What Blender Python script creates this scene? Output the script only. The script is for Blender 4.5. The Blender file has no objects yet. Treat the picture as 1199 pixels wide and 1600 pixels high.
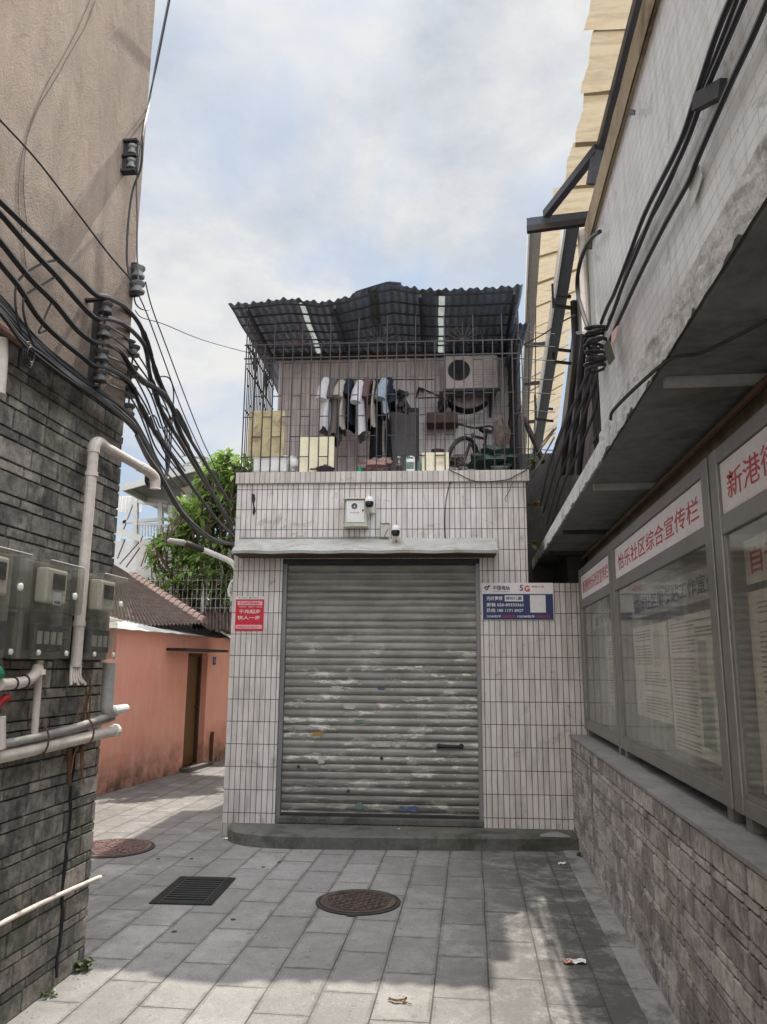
import bpy, bmesh, math, random
from mathutils import Vector, Matrix, noise
R = math.radians
random.seed(7)
S = bpy.context.scene
COL = S.collection

# ------------------------------------------------------------ camera, sky, sun, exposure
FPX = 1206.0; EYE = 1.6
YC = Vector((138, 240, FPX)).normalized()
UC = Vector((43, -6090, FPX)); UC = (UC - YC * UC.dot(YC)).normalized()
XC = YC.cross(UC)
if XC[0] < 0: XC = -XC
cd = bpy.data.cameras.new('camera'); cam = bpy.data.objects.new('camera', cd); COL.objects.link(cam)
cd.sensor_fit = 'VERTICAL'; cd.sensor_height = 24.0; cd.lens = 24.0 * FPX / 1600.0
cd.clip_start = 0.05; cd.clip_end = 800
right = Vector((XC[0], YC[0], UC[0])); down = Vector((XC[1], YC[1], UC[1])); fwd = Vector((XC[2], YC[2], UC[2]))
M = Matrix.Identity(4)
for i in range(3):
    M[i][0] = right[i]; M[i][1] = -down[i]; M[i][2] = -fwd[i]
M[2][3] = EYE
cam.matrix_world = M
S.camera = cam

SUNV = Vector((0.09, 0.60, 1.0)).normalized()
elev = math.asin(SUNV.z); azim = math.atan2(SUNV.x, SUNV.y)
sl = bpy.data.lights.new('sun', 'SUN'); sl.energy = 2.5; sl.angle = R(0.6); sl.color = (1.0, 0.92, 0.80)
so = bpy.data.objects.new('sun', sl); COL.objects.link(so)
so.rotation_euler = SUNV.to_track_quat('Z', 'Y').to_euler()
S.view_settings.view_transform = 'Standard'; S.view_settings.look = 'None'
S.view_settings.exposure = 1.25; S.view_settings.gamma = 1.0

W = bpy.data.worlds.new('World'); S.world = W; W.use_nodes = True
wn = W.node_tree; wn.nodes.clear()
def N(t, typ, **kw):
    n = t.nodes.new(typ)
    for k, v in kw.items(): setattr(n, k, v)
    return n
out = N(wn, 'ShaderNodeOutputWorld'); bg = N(wn, 'ShaderNodeBackground')
sky = N(wn, 'ShaderNodeTexSky'); sky.sky_type = 'NISHITA'; sky.sun_disc = False
sky.sun_elevation = elev; sky.sun_rotation = azim; sky.dust_density = 2.0; sky.air_density = 1.0
tc = N(wn, 'ShaderNodeTexCoord')
mp = N(wn, 'ShaderNodeMapping'); mp.inputs['Scale'].default_value = (1.0, 1.0, 1.7)
mp.inputs['Location'].default_value = (0.35, 0.2, 0.1)
n1 = N(wn, 'ShaderNodeTexNoise'); n1.inputs['Scale'].default_value = 2.3; n1.inputs['Detail'].default_value = 9; n1.inputs['Roughness'].default_value = 0.55
n1.inputs['Distortion'].default_value = 0.35
cr = N(wn, 'ShaderNodeValToRGB'); cr.color_ramp.elements[0].position = 0.43; cr.color_ramp.elements[1].position = 0.56
n2 = N(wn, 'ShaderNodeTexNoise'); n2.inputs['Scale'].default_value = 4.2; n2.inputs['Detail'].default_value = 8; n2.inputs['Roughness'].default_value = 0.6
cc = N(wn, 'ShaderNodeValToRGB')
cc.color_ramp.elements[0].position = 0.36; cc.color_ramp.elements[0].color = (2.75, 3.02, 3.42, 1)
cc.color_ramp.elements[1].position = 0.60; cc.color_ramp.elements[1].color = (4.0, 4.05, 4.15, 1)
mixs = N(wn, 'ShaderNodeMix'); mixs.data_type = 'RGBA'
base = N(wn, 'ShaderNodeMix'); base.data_type = 'RGBA'; base.inputs[0].default_value = 0.82
base.inputs[7].default_value = (2.0, 2.55, 3.35, 1)
L = wn.links.new
L(tc.outputs['Generated'], mp.inputs[0]); L(mp.outputs[0], n1.inputs[0]); L(mp.outputs[0], n2.inputs[0])
L(n1.outputs[0], cr.inputs[0]); L(n2.outputs[0], cc.inputs[0])
L(sky.outputs[0], base.inputs[6]); L(base.outputs[2], mixs.inputs[6]); L(cc.outputs[0], mixs.inputs[7]); L(cr.outputs[0], mixs.inputs[0])
# sky brightened overhead and behind the camera, an unseen fill to lift the shade
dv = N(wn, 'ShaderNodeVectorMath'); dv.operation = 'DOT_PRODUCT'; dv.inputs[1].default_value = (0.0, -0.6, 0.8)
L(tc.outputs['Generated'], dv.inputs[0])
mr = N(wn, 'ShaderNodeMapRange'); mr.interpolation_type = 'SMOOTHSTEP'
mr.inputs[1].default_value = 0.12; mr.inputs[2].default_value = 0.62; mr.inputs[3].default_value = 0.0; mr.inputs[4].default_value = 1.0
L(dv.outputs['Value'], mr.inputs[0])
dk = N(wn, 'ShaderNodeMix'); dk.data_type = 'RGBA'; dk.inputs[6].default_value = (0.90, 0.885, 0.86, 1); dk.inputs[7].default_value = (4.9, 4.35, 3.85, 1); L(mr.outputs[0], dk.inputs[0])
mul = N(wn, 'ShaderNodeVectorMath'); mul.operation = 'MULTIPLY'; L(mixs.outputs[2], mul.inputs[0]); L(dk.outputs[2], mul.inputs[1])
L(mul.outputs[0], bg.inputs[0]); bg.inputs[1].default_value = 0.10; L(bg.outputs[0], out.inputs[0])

# ------------------------------------------------------------ measuring helpers (photo position -> point on a real plane)
def ray(px, py):
    c = Vector((px - 600, py - 800, FPX))
    return Vector((c.dot(XC), c.dot(YC), c.dot(UC)))
EY = Vector((0, 0, EYE))
def gz(px, py, z=0.0):
    d = ray(px, py); return EY + d * ((z - EYE) / d.z)
def onx(px, py, x):
    d = ray(px, py); return EY + d * (x / d.x)
def ony(px, py, y):
    d = ray(px, py); return EY + d * (y / d.y)

class Frame:
    def __init__(s, o, a):
        s.o = Vector(o); s.a = a
        s.ux = Vector((math.cos(a), math.sin(a), 0)); s.uy = Vector((-math.sin(a), math.cos(a), 0))
    def w(s, p): return s.o + s.ux * p[0] + s.uy * p[1] + Vector((0, 0, p[2]))
    def loc(s, p):
        q = Vector(p) - s.o; return Vector((q.dot(s.ux), q.dot(s.uy), q.z))
    def f(s, px, py, v=0.0):          # point on plane v=const, local coordinates
        d = ray(px, py); o = EY - s.o
        t = (v - o.dot(s.uy)) / d.dot(s.uy); return s.loc(EY + d * t)
G = Frame((0, 0, 0), 0)
HF = Frame((-2.39, 7.585, 0), R(2.5))
OF = Frame((-4.581, 9.448, 0), math.atan2(3.87, 0.357))       # the salmon wall: u runs along it, v to its left

# ------------------------------------------------------------ mesh builder
class MB:
    def __init__(s): s.v = []; s.f = []; s.c = []; s.m = []; s.col = 0.5; s.mi = 0
    def face(s, idx):
        s.f.append(tuple(idx)); s.c.append(s.col); s.m.append(s.mi)
    def add(s, vs, fs):
        b = len(s.v); s.v.extend([Vector(p) for p in vs])
        for f in fs: s.face([b + i for i in f])
        return s
    def quad(s, a, b, c, d): return s.add([a, b, c, d], [(0, 1, 2, 3)])
    def box(s, a, b, bev=0.0):
        x0, x1 = sorted((a[0], b[0])); y0, y1 = sorted((a[1], b[1])); z0, z1 = sorted((a[2], b[2]))
        if bev <= 0:
            return s.add([(x0,y0,z0),(x1,y0,z0),(x1,y1,z0),(x0,y1,z0),(x0,y0,z1),(x1,y0,z1),(x1,y1,z1),(x0,y1,z1)],
                  [(0,3,2,1),(4,5,6,7),(0,1,5,4),(1,2,6,5),(2,3,7,6),(3,0,4,7)])
        bm = bmesh.new(); bmesh.ops.create_cube(bm, size=1)
        for v in bm.verts: v.co = Vector(((x0+x1)/2+v.co.x*(x1-x0), (y0+y1)/2+v.co.y*(y1-y0), (z0+z1)/2+v.co.z*(z1-z0)))
        bmesh.ops.bevel(bm, geom=bm.edges[:], offset=bev, segments=2, affect='EDGES', profile=0.6)
        bm.verts.index_update()
        s.add([v.co.copy() for v in bm.verts], [[v.index for v in f.verts] for f in bm.faces]); bm.free(); return s
    def bar(s, a, b, w, h, up=(0, 0, 1)):
        a = Vector(a); b = Vector(b); d = (b - a).normalized(); u = Vector(up)
        if abs(d.dot(u)) > 0.97: u = Vector((0, 1, 0))
        r = d.cross(u).normalized(); u = r.cross(d)
        vs = []
        for p in (a, b):
            for i, j in ((-1,-1),(1,-1),(1,1),(-1,1)): vs.append(p + r * (w/2*i) + u * (h/2*j))
        return s.add(vs, [(0,3,2,1),(4,5,6,7),(0,1,5,4),(1,2,6,5),(2,3,7,6),(3,0,4,7)])
    def tube(s, pts, r, n=8, cap=True):
        pts = [Vector(p) for p in pts]; m = len(pts); b = len(s.v)
        rr = r if isinstance(r, (list, tuple)) else [r] * m
        u = None
        for i, p in enumerate(pts):
            d = (pts[min(i+1, m-1)] - pts[max(i-1, 0)])
            if d.length < 1e-9: d = Vector((0, 0, 1))
            d.normalize()
            if u is None:
                u = Vector((0, 0, 1)) if abs(d.z) < 0.9 else Vector((1, 0, 0))
            u = (u - d * u.dot(d))
            if u.length < 1e-6: u = d.orthogonal()
            u.normalize(); w = d.cross(u)
            for k in range(n):
                a = 2 * math.pi * k / n
                s.v.append(p + (u * math.cos(a) + w * math.sin(a)) * rr[i])
        for i in range(m - 1):
            for k in range(n):
                k2 = (k + 1) % n
                s.face((b + i*n + k, b + i*n + k2, b + (i+1)*n + k2, b + (i+1)*n + k))
        if cap:
            s.face([b + k for k in reversed(range(n))]); s.face([b + (m-1)*n + k for k in range(n)])
        return s
    def lathe(s, prof, o, axis=(0, 0, 1), n=20):
        o = Vector(o); ax = Vector(axis).normalized(); u = ax.orthogonal().normalized(); w = ax.cross(u); b = len(s.v); m = len(prof)
        for r, h in prof:
            for k in range(n):
                a = 2 * math.pi * k / n; s.v.append(o + ax * h + (u * math.cos(a) + w * math.sin(a)) * max(r, 1e-4))
        for i in range(m - 1):
            for k in range(n):
                k2 = (k + 1) % n; s.face((b+i*n+k, b+i*n+k2, b+(i+1)*n+k2, b+(i+1)*n+k))
        s.face([b + k for k in reversed(range(n))]); s.face([b + (m-1)*n + k for k in range(n)])
        return s
    def prism(s, poly, axis, a, b):
        # poly in the two other axes (order x,y,z minus axis), extruded from a to b
        n = len(poly); vs = []
        for h in (a, b):
            for p in poly:
                q = list(p); q.insert(axis, h); vs.append(q)
        fs = [tuple(reversed(range(n))), tuple(range(n, 2*n))] + [(i, (i+1) % n, n + (i+1) % n, n + i) for i in range(n)]
        return s.add(vs, fs)
    def grid(s, nu, nv, fn, skip=None):
        b = len(s.v)
        for j in range(nv + 1):
            for i in range(nu + 1): s.v.append(Vector(fn(i / nu, j / nv)))
        for j in range(nv):
            for i in range(nu):
                if skip and skip((i + .5) / nu, (j + .5) / nv): continue
                k = b + j*(nu+1) + i; s.face((k, k+1, k+nu+2, k+nu+1))
        return s
    def merge(s, o):
        b = len(s.v); s.v += o.v; s.f += [tuple(b+i for i in f) for f in o.f]; s.c += o.c; s.m += o.m; return s
    def xf(s, m): s.v = [m @ v for v in s.v]; return s
    def bounds(s):
        xs = [v.x for v in s.v]; ys = [v.y for v in s.v]; zs = [v.z for v in s.v]
        return min(xs), max(xs), min(ys), max(ys), min(zs), max(zs)
    def mesh(s, name, mats, base, smooth=False):
        me = bpy.data.meshes.new(name); base = Vector(base)
        me.from_pydata([v - base for v in s.v], [], s.f)
        if not isinstance(mats, (list, tuple)): mats = [mats]
        for m in mats: me.materials.append(m)
        me.polygons.foreach_set('material_index', s.m)
        at = me.attributes.new('rnd', 'FLOAT', 'FACE'); at.data.foreach_set('value', s.c)
        if smooth: me.polygons.foreach_set('use_smooth', [True] * len(s.f)); 
        me.validate(); me.update()
        if smooth:
            try: me.set_sharp_from_angle(angle=R(smooth if smooth is not True else 40))
            except Exception: pass
        return me

def P(name, mb, mat, subs=(), smooth=False, label=None): return dict(name=name, mb=mb, mat=mat, subs=subs, smooth=smooth, label=label)
def _link(p, parent, base):
    me = p['mb'].mesh(p['name'], p['mat'], base, p['smooth'])
    o = bpy.data.objects.new(p['name'], me); COL.objects.link(o); o.parent = parent
    if p['label']: o['label'] = p['label']
    for q in p['subs']: _link(q, o, base)
    return o
def thing(name, label, cat, parts, group=None, fr=G, base=None, kind=None):
    if base is None:
        bs = [p['mb'].bounds() for p in parts]
        base = ((min(b[0] for b in bs)+max(b[1] for b in bs))/2, (min(b[2] for b in bs)+max(b[3] for b in bs))/2, min(b[4] for b in bs))
    e = bpy.data.objects.new(name, None); COL.objects.link(e); e.empty_display_size = 0.1
    e.location = fr.w(base); e.rotation_euler = (0, 0, fr.a)
    e['label'] = label; e['category'] = cat
    if group: e['group'] = group
    for p in parts: _link(p, e, base)
    return e
def single(name, label, cat, mb, mat, group=None, fr=G, kind=None, smooth=False, base=None, subs=()):
    b = mb.bounds()
    if base is None: base = ((b[0]+b[1])/2, (b[2]+b[3])/2, b[4])
    me = mb.mesh(name, mat, base, smooth)
    o = bpy.data.objects.new(name, me); COL.objects.link(o); o.location = fr.w(base); o.rotation_euler = (0, 0, fr.a)
    if label: o['label'] = label
    if cat: o['category'] = cat
    if group: o['group'] = group
    if kind: o['kind'] = kind
    for q in subs: _link(q, o, base)
    return o
def cr_(pts, k=6):                      # Catmull-Rom through points
    pts = [Vector(p) for p in pts]; o = []
    for i in range(len(pts) - 1):
        p0 = pts[max(i-1, 0)]; p1 = pts[i]; p2 = pts[i+1]; p3 = pts[min(i+2, len(pts)-1)]
        for j in range(k):
            t = j / k
            o.append(0.5 * ((2*p1) + (p2-p0)*t + (2*p0-5*p1+4*p2-p3)*t*t + (3*p1-p0-3*p2+p3)*t*t*t))
    o.append(pts[-1]); return o

_tc = {}
def text_mb(body, h, o, ux, uy, depth=0.001, width=None, bold=0.0, space=1.0):
    """lettering as thin mesh; o = left-bottom point, ux along, uy up, h = cap height, width = total width to fit"""
    cu = bpy.data.curves.new('t', 'FONT'); cu.body = body; cu.size = 1.0; cu.extrude = 0.0; cu.offset = bold; cu.space_character = space; cu.resolution_u = 2
    ob = bpy.data.objects.new('t', cu); COL.objects.link(ob)
    dg = bpy.context.evaluated_depsgraph_get(); me = bpy.data.meshes.new_from_object(ob.evaluated_get(dg))
    mb = MB(); ux = Vector(ux).normalized(); uy = Vector(uy).normalized(); o = Vector(o); nn = ux.cross(uy)
    if len(me.vertices):
        xs = [v.co.x for v in me.vertices]; ys = [v.co.y for v in me.vertices]
        x0, x1, y0, y1 = min(xs), max(xs), min(ys), max(ys)
        sy = h / max(y1 - y0, 1e-3); sx = (width / max(x1 - x0, 1e-3)) if width else sy
        mb.add([o + ux * ((v.co.x - x0) * sx) + uy * ((v.co.y - y0) * sy) + nn * depth for v in me.vertices], [tuple(p.vertices) for p in me.polygons])
    bpy.data.objects.remove(ob); bpy.data.curves.remove(cu); bpy.data.meshes.remove(me)
    return mb

# ------------------------------------------------------------ materials
def srgb(r, g, b):
    f = lambda c: (c/255/12.92) if c/255 <= 0.04045 else ((c/255+0.055)/1.055)**2.4
    return (f(r), f(g), f(b), 1)
def newmat(name):
    m = bpy.data.materials.new(name); m.use_nodes = True; t = m.node_tree
    return m, t, t.nodes['Principled BSDF']
def lk(t, a, b): t.links.new(a, b)
def tcoord(t, scale=(1, 1, 1), kind='Object', loc=(0, 0, 0), rot=(0, 0, 0)):
    c = N(t, 'ShaderNodeTexCoord'); m = N(t, 'ShaderNodeMapping')
    m.inputs['Scale'].default_value = scale; m.inputs['Location'].default_value = loc; m.inputs['Rotation'].default_value = rot
    lk(t, c.outputs[kind], m.inputs[0]); return m.outputs[0]
def noise_(t, vec, scale, detail=5, rough=0.55, dist=0.0):
    n = N(t, 'ShaderNodeTexNoise'); n.inputs['Scale'].default_value = scale; n.inputs['Detail'].default_value = detail
    n.inputs['Roughness'].default_value = rough; n.inputs['Distortion'].default_value = dist; lk(t, vec, n.inputs[0]); return n.outputs[0]
def ramp(t, fac, a, b, ca=(0, 0, 0, 1), cb=(1, 1, 1, 1)):
    r = N(t, 'ShaderNodeValToRGB'); e = r.color_ramp.elements
    e[0].position = a; e[0].color = ca; e[1].position = b; e[1].color = cb; lk(t, fac, r.inputs[0]); return r.outputs[0]
def mix(t, fac, a, b, mode='MIX'):
    m = N(t, 'ShaderNodeMix'); m.data_type = 'RGBA'; m.blend_type = mode
    for i, x in ((0, fac), (6, a), (7, b)):
        if isinstance(x, (int, float)): m.inputs[i].default_value = x
        elif isinstance(x, tuple): m.inputs[i].default_value = x
        else: lk(t, x, m.inputs[i])
    return m.outputs[2]
def math_(t, op, a, b=None):
    m = N(t, 'ShaderNodeMath'); m.operation = op
    for i, x in ((0, a), (1, b)):
        if x is None: continue
        if isinstance(x, (int, float)): m.inputs[i].default_value = x
        else: lk(t, x, m.inputs[i])
    return m.outputs[0]
def bump(t, h, dist=0.01, strength=0.6, prev=None):
    b = N(t, 'ShaderNodeBump'); b.inputs['Strength'].default_value = strength; b.inputs['Distance'].default_value = dist
    lk(t, h, b.inputs['Height'])
    if prev is not None: lk(t, prev, b.inputs['Normal'])
    return b.outputs[0]
def rnd(t):
    a = N(t, 'ShaderNodeAttribute'); a.attribute_name = 'rnd'; return a.outputs['Fac']

def mgrime(name, col, rough=0.7, metal=0.0, var=0.35, sc=6.0, dirt=None, dirtamt=0.5, bscale=60, bd=0.002, bs=0.4, spec=0.35, stretch=(1, 1, 1)):
    """base colour with two scales of mottling, stains of their own shape and a fine bump"""
    m, t, p = newmat(name); v = tcoord(t, stretch)
    dark = tuple(c * (1 - var) for c in col[:3]) + (1,)
    c = mix(t, ramp(t, noise_(t, v, sc, 6, 0.6), 0.3, 0.7), dark, col)
    c = mix(t, math_(t, 'MULTIPLY', ramp(t, noise_(t, v, sc * 8, 4), 0.35, 0.7), 0.35), c, tuple(min(1, x * 1.25) for x in col[:3]) + (1,))
    if dirt: c = mix(t, math_(t, 'MULTIPLY', ramp(t, noise_(t, v, sc * 0.6, 9, 0.7, 0.6), 0.5, 0.68), dirtamt), c, dirt)
    lk(t, c, p.inputs['Base Color'])
    p.inputs['Roughness'].default_value = rough; p.inputs['Metallic'].default_value = metal; p.inputs['Specular IOR Level'].default_value = spec
    if bd: lk(t, bump(t, noise_(t, v, bscale, 4), bd, bs), p.inputs['Normal'])
    return m

def brickmath(t, u, v, bw, bh, mortar, offset=0.0):
    """returns (mask 1 on the brick / 0 in the joint, random per brick)"""
    cv = N(t, 'ShaderNodeCombineXYZ'); lk(t, u, cv.inputs[0]); lk(t, v, cv.inputs[1])
    b = N(t, 'ShaderNodeTexBrick'); b.offset = offset; b.offset_frequency = 2; b.squash = 1.0
    b.inputs['Scale'].default_value = 1.0; b.inputs['Brick Width'].default_value = bw; b.inputs['Row Height'].default_value = bh
    b.inputs['Mortar Size'].default_value = mortar; b.inputs['Mortar Smooth'].default_value = 0.15
    b.inputs['Color1'].default_value = (0, 0, 0, 1); b.inputs['Color2'].default_value = (1, 1, 1, 1)
    lk(t, cv.outputs[0], b.inputs[0]); return b.outputs['Fac'], b.outputs['Color']

def sepc(t, kind='Object'):
    c = N(t, 'ShaderNodeTexCoord'); s = N(t, 'ShaderNodeSeparateXYZ'); lk(t, c.outputs[kind], s.inputs[0])
    return c.outputs[kind], s.outputs

def mtile(name, col, grout, bw, bh, mort, du=0.0, dz=0.0, along='u', grime=(0.10, 0.09, 0.06, 1), ga=0.5, rough=0.35, moss=0.0, offset=0.0, pink=0.2, bv=0.80):
    m, t, p = newmat(name); vec, s = sepc(t)
    if along == 'u': u = math_(t, 'ADD', s[0], s[1])
    else: u = math_(t, 'ADD', s[1], s[0])
    u = math_(t, 'ADD', u, du); z = math_(t, 'ADD', s[2], dz)
    wob = noise_(t, vec, 1.3, 2); u = math_(t, 'ADD', u, math_(t, 'MULTIPLY', wob, 0.006)); z = math_(t, 'ADD', z, math_(t, 'MULTIPLY', wob, 0.010))
    fac, bc = brickmath(t, u, z, bw, bh, mort, offset)
    c = mix(t, ramp(t, bc, 0.0, 0.8), tuple(x * bv for x in col[:3]) + (1,), col)
    c = mix(t, math_(t, 'MULTIPLY', ramp(t, noise_(t, vec, 2.2, 3), 0.45, 0.65), pink), c, (0.50, 0.36, 0.30, 1))
    sv = tcoord(t, (7, 7, 1.0))
    c = mix(t, math_(t, 'MULTIPLY', ramp(t, noise_(t, sv, 2.0, 8, 0.65), 0.46, 0.72), ga), c, grime)
    c = mix(t, math_(t, 'MULTIPLY', ramp(t, noise_(t, vec, 4.2, 9, 0.7, 0.8), 0.58, 0.66), 0.5), c, (0.20, 0.18, 0.12, 1))
    c = mix(t, math_(t, 'MULTIPLY', ramp(t, noise_(t, vec, 90, 3), 0.6, 0.8), 0.25), c, (0.12, 0.11, 0.09, 1))
    c = mix(t, fac, c, mix(t, noise_(t, vec, 3.0), grout, tuple(min(1, x * 2.6) for x in grout[:3]) + (1,)))
    lk(t, c, p.inputs['Base Color'])
    lk(t, math_(t, 'ADD', math_(t, 'MULTIPLY', fac, 0.4), math_(t, 'ADD', math_(t, 'MULTIPLY', noise_(t, vec, 7), 0.3), rough - 0.15)), p.inputs['Roughness'])
    h = math_(t, 'ADD', math_(t, 'MULTIPLY', fac, -1.0), math_(t, 'ADD', math_(t, 'MULTIPLY', bc, 0.25), math_(t, 'MULTIPLY', noise_(t, vec, 14, 3), 0.25)))
    lk(t, bump(t, h, 0.004, 0.7), p.inputs['Normal']); p.inputs['Specular IOR Level'].default_value = 0.4
    return m

def mpaving():
    m, t, p = newmat('granite_paving'); vec, s = sepc(t)
    wob = noise_(t, vec, 0.7, 2)
    u = math_(t, 'ADD', s[1], math_(t, 'MULTIPLY', wob, 0.03)); v = math_(t, 'ADD', math_(t, 'ADD', s[0], 0.205), math_(t, 'MULTIPLY', wob, 0.02))
    fac, bc = brickmath(t, u, v, 0.56, 0.277, 0.0045, 0.5)
    fw, _b = brickmath(t, u, v, 0.56, 0.277, 0.022, 0.5)
    c = mix(t, bc, (0.225, 0.224, 0.218, 1), (0.335, 0.33, 0.32, 1))
    sp = noise_(t, vec, 260, 2, 0.7); c = mix(t, math_(t, 'MULTIPLY', ramp(t, sp, 0.50, 0.60), 0.55), c, (0.09, 0.09, 0.09, 1))
    c = mix(t, math_(t, 'MULTIPLY', ramp(t, noise_(t, vec, 190, 2, 0.7), 0.56, 0.66), 0.4), c, (0.52, 0.51, 0.49, 1))
    c = mix(t, math_(t, 'MULTIPLY', ramp(t, noise_(t, vec, 75, 3, 0.8), 0.50, 0.60), 0.34), c, (0.13, 0.13, 0.125, 1))
    c = mix(t, math_(t, 'MULTIPLY', ramp(t, noise_(t, vec, 60, 3, 0.8), 0.54, 0.64), 0.30), c, (0.50, 0.49, 0.47, 1))
    # worn and stained areas; the right side next to the low wall is much dirtier
    big = noise_(t, vec, 1.1, 10, 0.78, 0.5)
    c = mix(t, math_(t, 'MULTIPLY', ramp(t, noise_(t, vec, 5.0, 10, 0.8, .2), 0.44, 0.62), 0.38), c, (0.13, 0.125, 0.115, 1))
    c = mix(t, math_(t, 'MULTIPLY', ramp(t, big, 0.42, 0.64), 0.6), c, (0.16, 0.155, 0.145, 1))
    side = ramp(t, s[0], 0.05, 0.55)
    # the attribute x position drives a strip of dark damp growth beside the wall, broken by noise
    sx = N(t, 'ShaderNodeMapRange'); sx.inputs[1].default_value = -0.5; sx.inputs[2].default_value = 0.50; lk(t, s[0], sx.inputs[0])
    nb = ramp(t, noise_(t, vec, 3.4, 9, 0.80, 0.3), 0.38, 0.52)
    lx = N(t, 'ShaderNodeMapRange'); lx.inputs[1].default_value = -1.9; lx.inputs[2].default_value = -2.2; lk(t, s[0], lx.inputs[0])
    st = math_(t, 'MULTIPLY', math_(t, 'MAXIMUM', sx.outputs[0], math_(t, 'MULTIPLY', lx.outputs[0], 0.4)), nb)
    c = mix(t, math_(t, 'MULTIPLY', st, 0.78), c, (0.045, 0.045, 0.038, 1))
    c = mix(t, math_(t, 'MULTIPLY', ramp(t, noise_(t, vec, 9, 8, 0.75), 0.58, 0.68), 0.65), c, (0.07, 0.065, 0.055, 1))
    c = mix(t, math_(t, 'MULTIPLY', fac, math_(t, 'ADD', 0.35, math_(t, 'MULTIPLY', ramp(t, noise_(t, vec, 1.7, 3), 0.3, 0.6), 0.6))), c, (0.04, 0.037, 0.033, 1))
    c = mix(t, math_(t, 'MULTIPLY', math_(t, 'MULTIPLY', fw, ramp(t, noise_(t, vec, 8, 8, 0.8), 0.42, 0.62)), 0.55), c, (0.06, 0.057, 0.05, 1))
    lk(t, c, p.inputs['Base Color']); p.inputs['Specular IOR Level'].default_value = 0.3
    lk(t, math_(t, 'ADD', 0.62, math_(t, 'MULTIPLY', big, 0.25)), p.inputs['Roughness'])
    h = math_(t, 'ADD', math_(t, 'MULTIPLY', fac, -1.2), math_(t, 'ADD', math_(t, 'MULTIPLY', sp, 0.22), math_(t, 'MULTIPLY', bc, 0.25)))
    lk(t, bump(t, h, 0.004, 0.6), p.inputs['Normal']); return m

def mstone(name, c0, c1, c2, moss, stain=0.6, zf=None):
    """split-face cladding stones: colour by each stone's own number, streaks and soot of their own shape"""
    m, t, p = newmat(name); vec, s = sepc(t); r = rnd(t)
    rp = N(t, 'ShaderNodeValToRGB'); e = rp.color_ramp.elements; e[0].position = 0.0; e[0].color = c0; e[1].position = 1.0; e[1].color = c2
    k = e.new(0.5); k.color = c1; lk(t, r, rp.inputs[0]); c = rp.outputs[0]
    c = mix(t, math_(t, 'MULTIPLY', ramp(t, noise_(t, vec, 26, 6, 0.7), 0.38, 0.66), 0.6), c, tuple(x * 0.42 for x in c0[:3]) + (1,))
    sv = tcoord(t, (2.2, 2.2, 1.3)); c = mix(t, math_(t, 'MULTIPLY', ramp(t, noise_(t, sv, 3.0, 9, 0.75), 0.48, 0.66), stain), c, (0.028, 0.028, 0.024, 1))
    c = mix(t, math_(t, 'MULTIPLY', ramp(t, noise_(t, vec, 2.1, 7, 0.65, 0.4), 0.54, 0.7), 0.55), c, moss)
    c = mix(t, math_(t, 'MULTIPLY', ramp(t, noise_(t, vec, 7.5, 9, 0.72), 0.48, 0.68), 0.55), c, tuple(min(1, x * 1.35) for x in c2[:3]) + (1,))
    c = mix(t, math_(t, 'MULTIPLY', ramp(t, noise_(t, vec, 5.5, 9, 0.75), 0.52, 0.66), 0.6), c, tuple(x * 0.30 for x in c0[:3]) + (1,))
    lk(t, c, p.inputs['Base Color']); p.inputs['Roughness'].default_value = 0.85; p.inputs['Specular IOR Level'].default_value = 0.2
    h = math_(t, 'ADD', noise_(t, vec, 45, 7, 0.7), math_(t, 'MULTIPLY', noise_(t, vec, 9, 3), 0.8))
    lk(t, bump(t, h, 0.006, 0.8), p.inputs['Normal']); return m

def mplain(name, col, rough=0.6, metal=0.0, spec=0.4):
    m, t, p = newmat(name); v = tcoord(t)
    c = mix(t, ramp(t, noise_(t, v, 20, 5), 0.3, 0.7), tuple(x * 0.85 for x in col[:3]) + (1,), col)
    lk(t, c, p.inputs['Base Color']); p.inputs['Roughness'].default_value = rough; p.inputs['Metallic'].default_value = metal; p.inputs['Specular IOR Level'].default_value = spec
    return m

def mthin(name, col, transl=0.5, rough=0.7, dirt=(0.2, 0.16, 0.1, 1), sc=3.0, stretch=(1, 6, 1)):
    """thin sheet that lets part of the light through"""
    m, t, p = newmat(name); v = tcoord(t, stretch)
    c = mix(t, math_(t, 'MULTIPLY', ramp(t, noise_(t, v, sc, 8, 0.7), 0.45, 0.75), 0.5), col, dirt)
    lk(t, c, p.inputs['Base Color']); p.inputs['Roughness'].default_value = rough
    tr = N(t, 'ShaderNodeBsdfTranslucent'); lk(t, c, tr.inputs[0]); ms = N(t, 'ShaderNodeMixShader'); ms.inputs[0].default_value = transl
    o = t.nodes['Material Output']; lk(t, p.outputs[0], ms.inputs[1]); lk(t, tr.outputs[0], ms.inputs[2]); lk(t, ms.outputs[0], o.inputs[0]); return m

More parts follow.
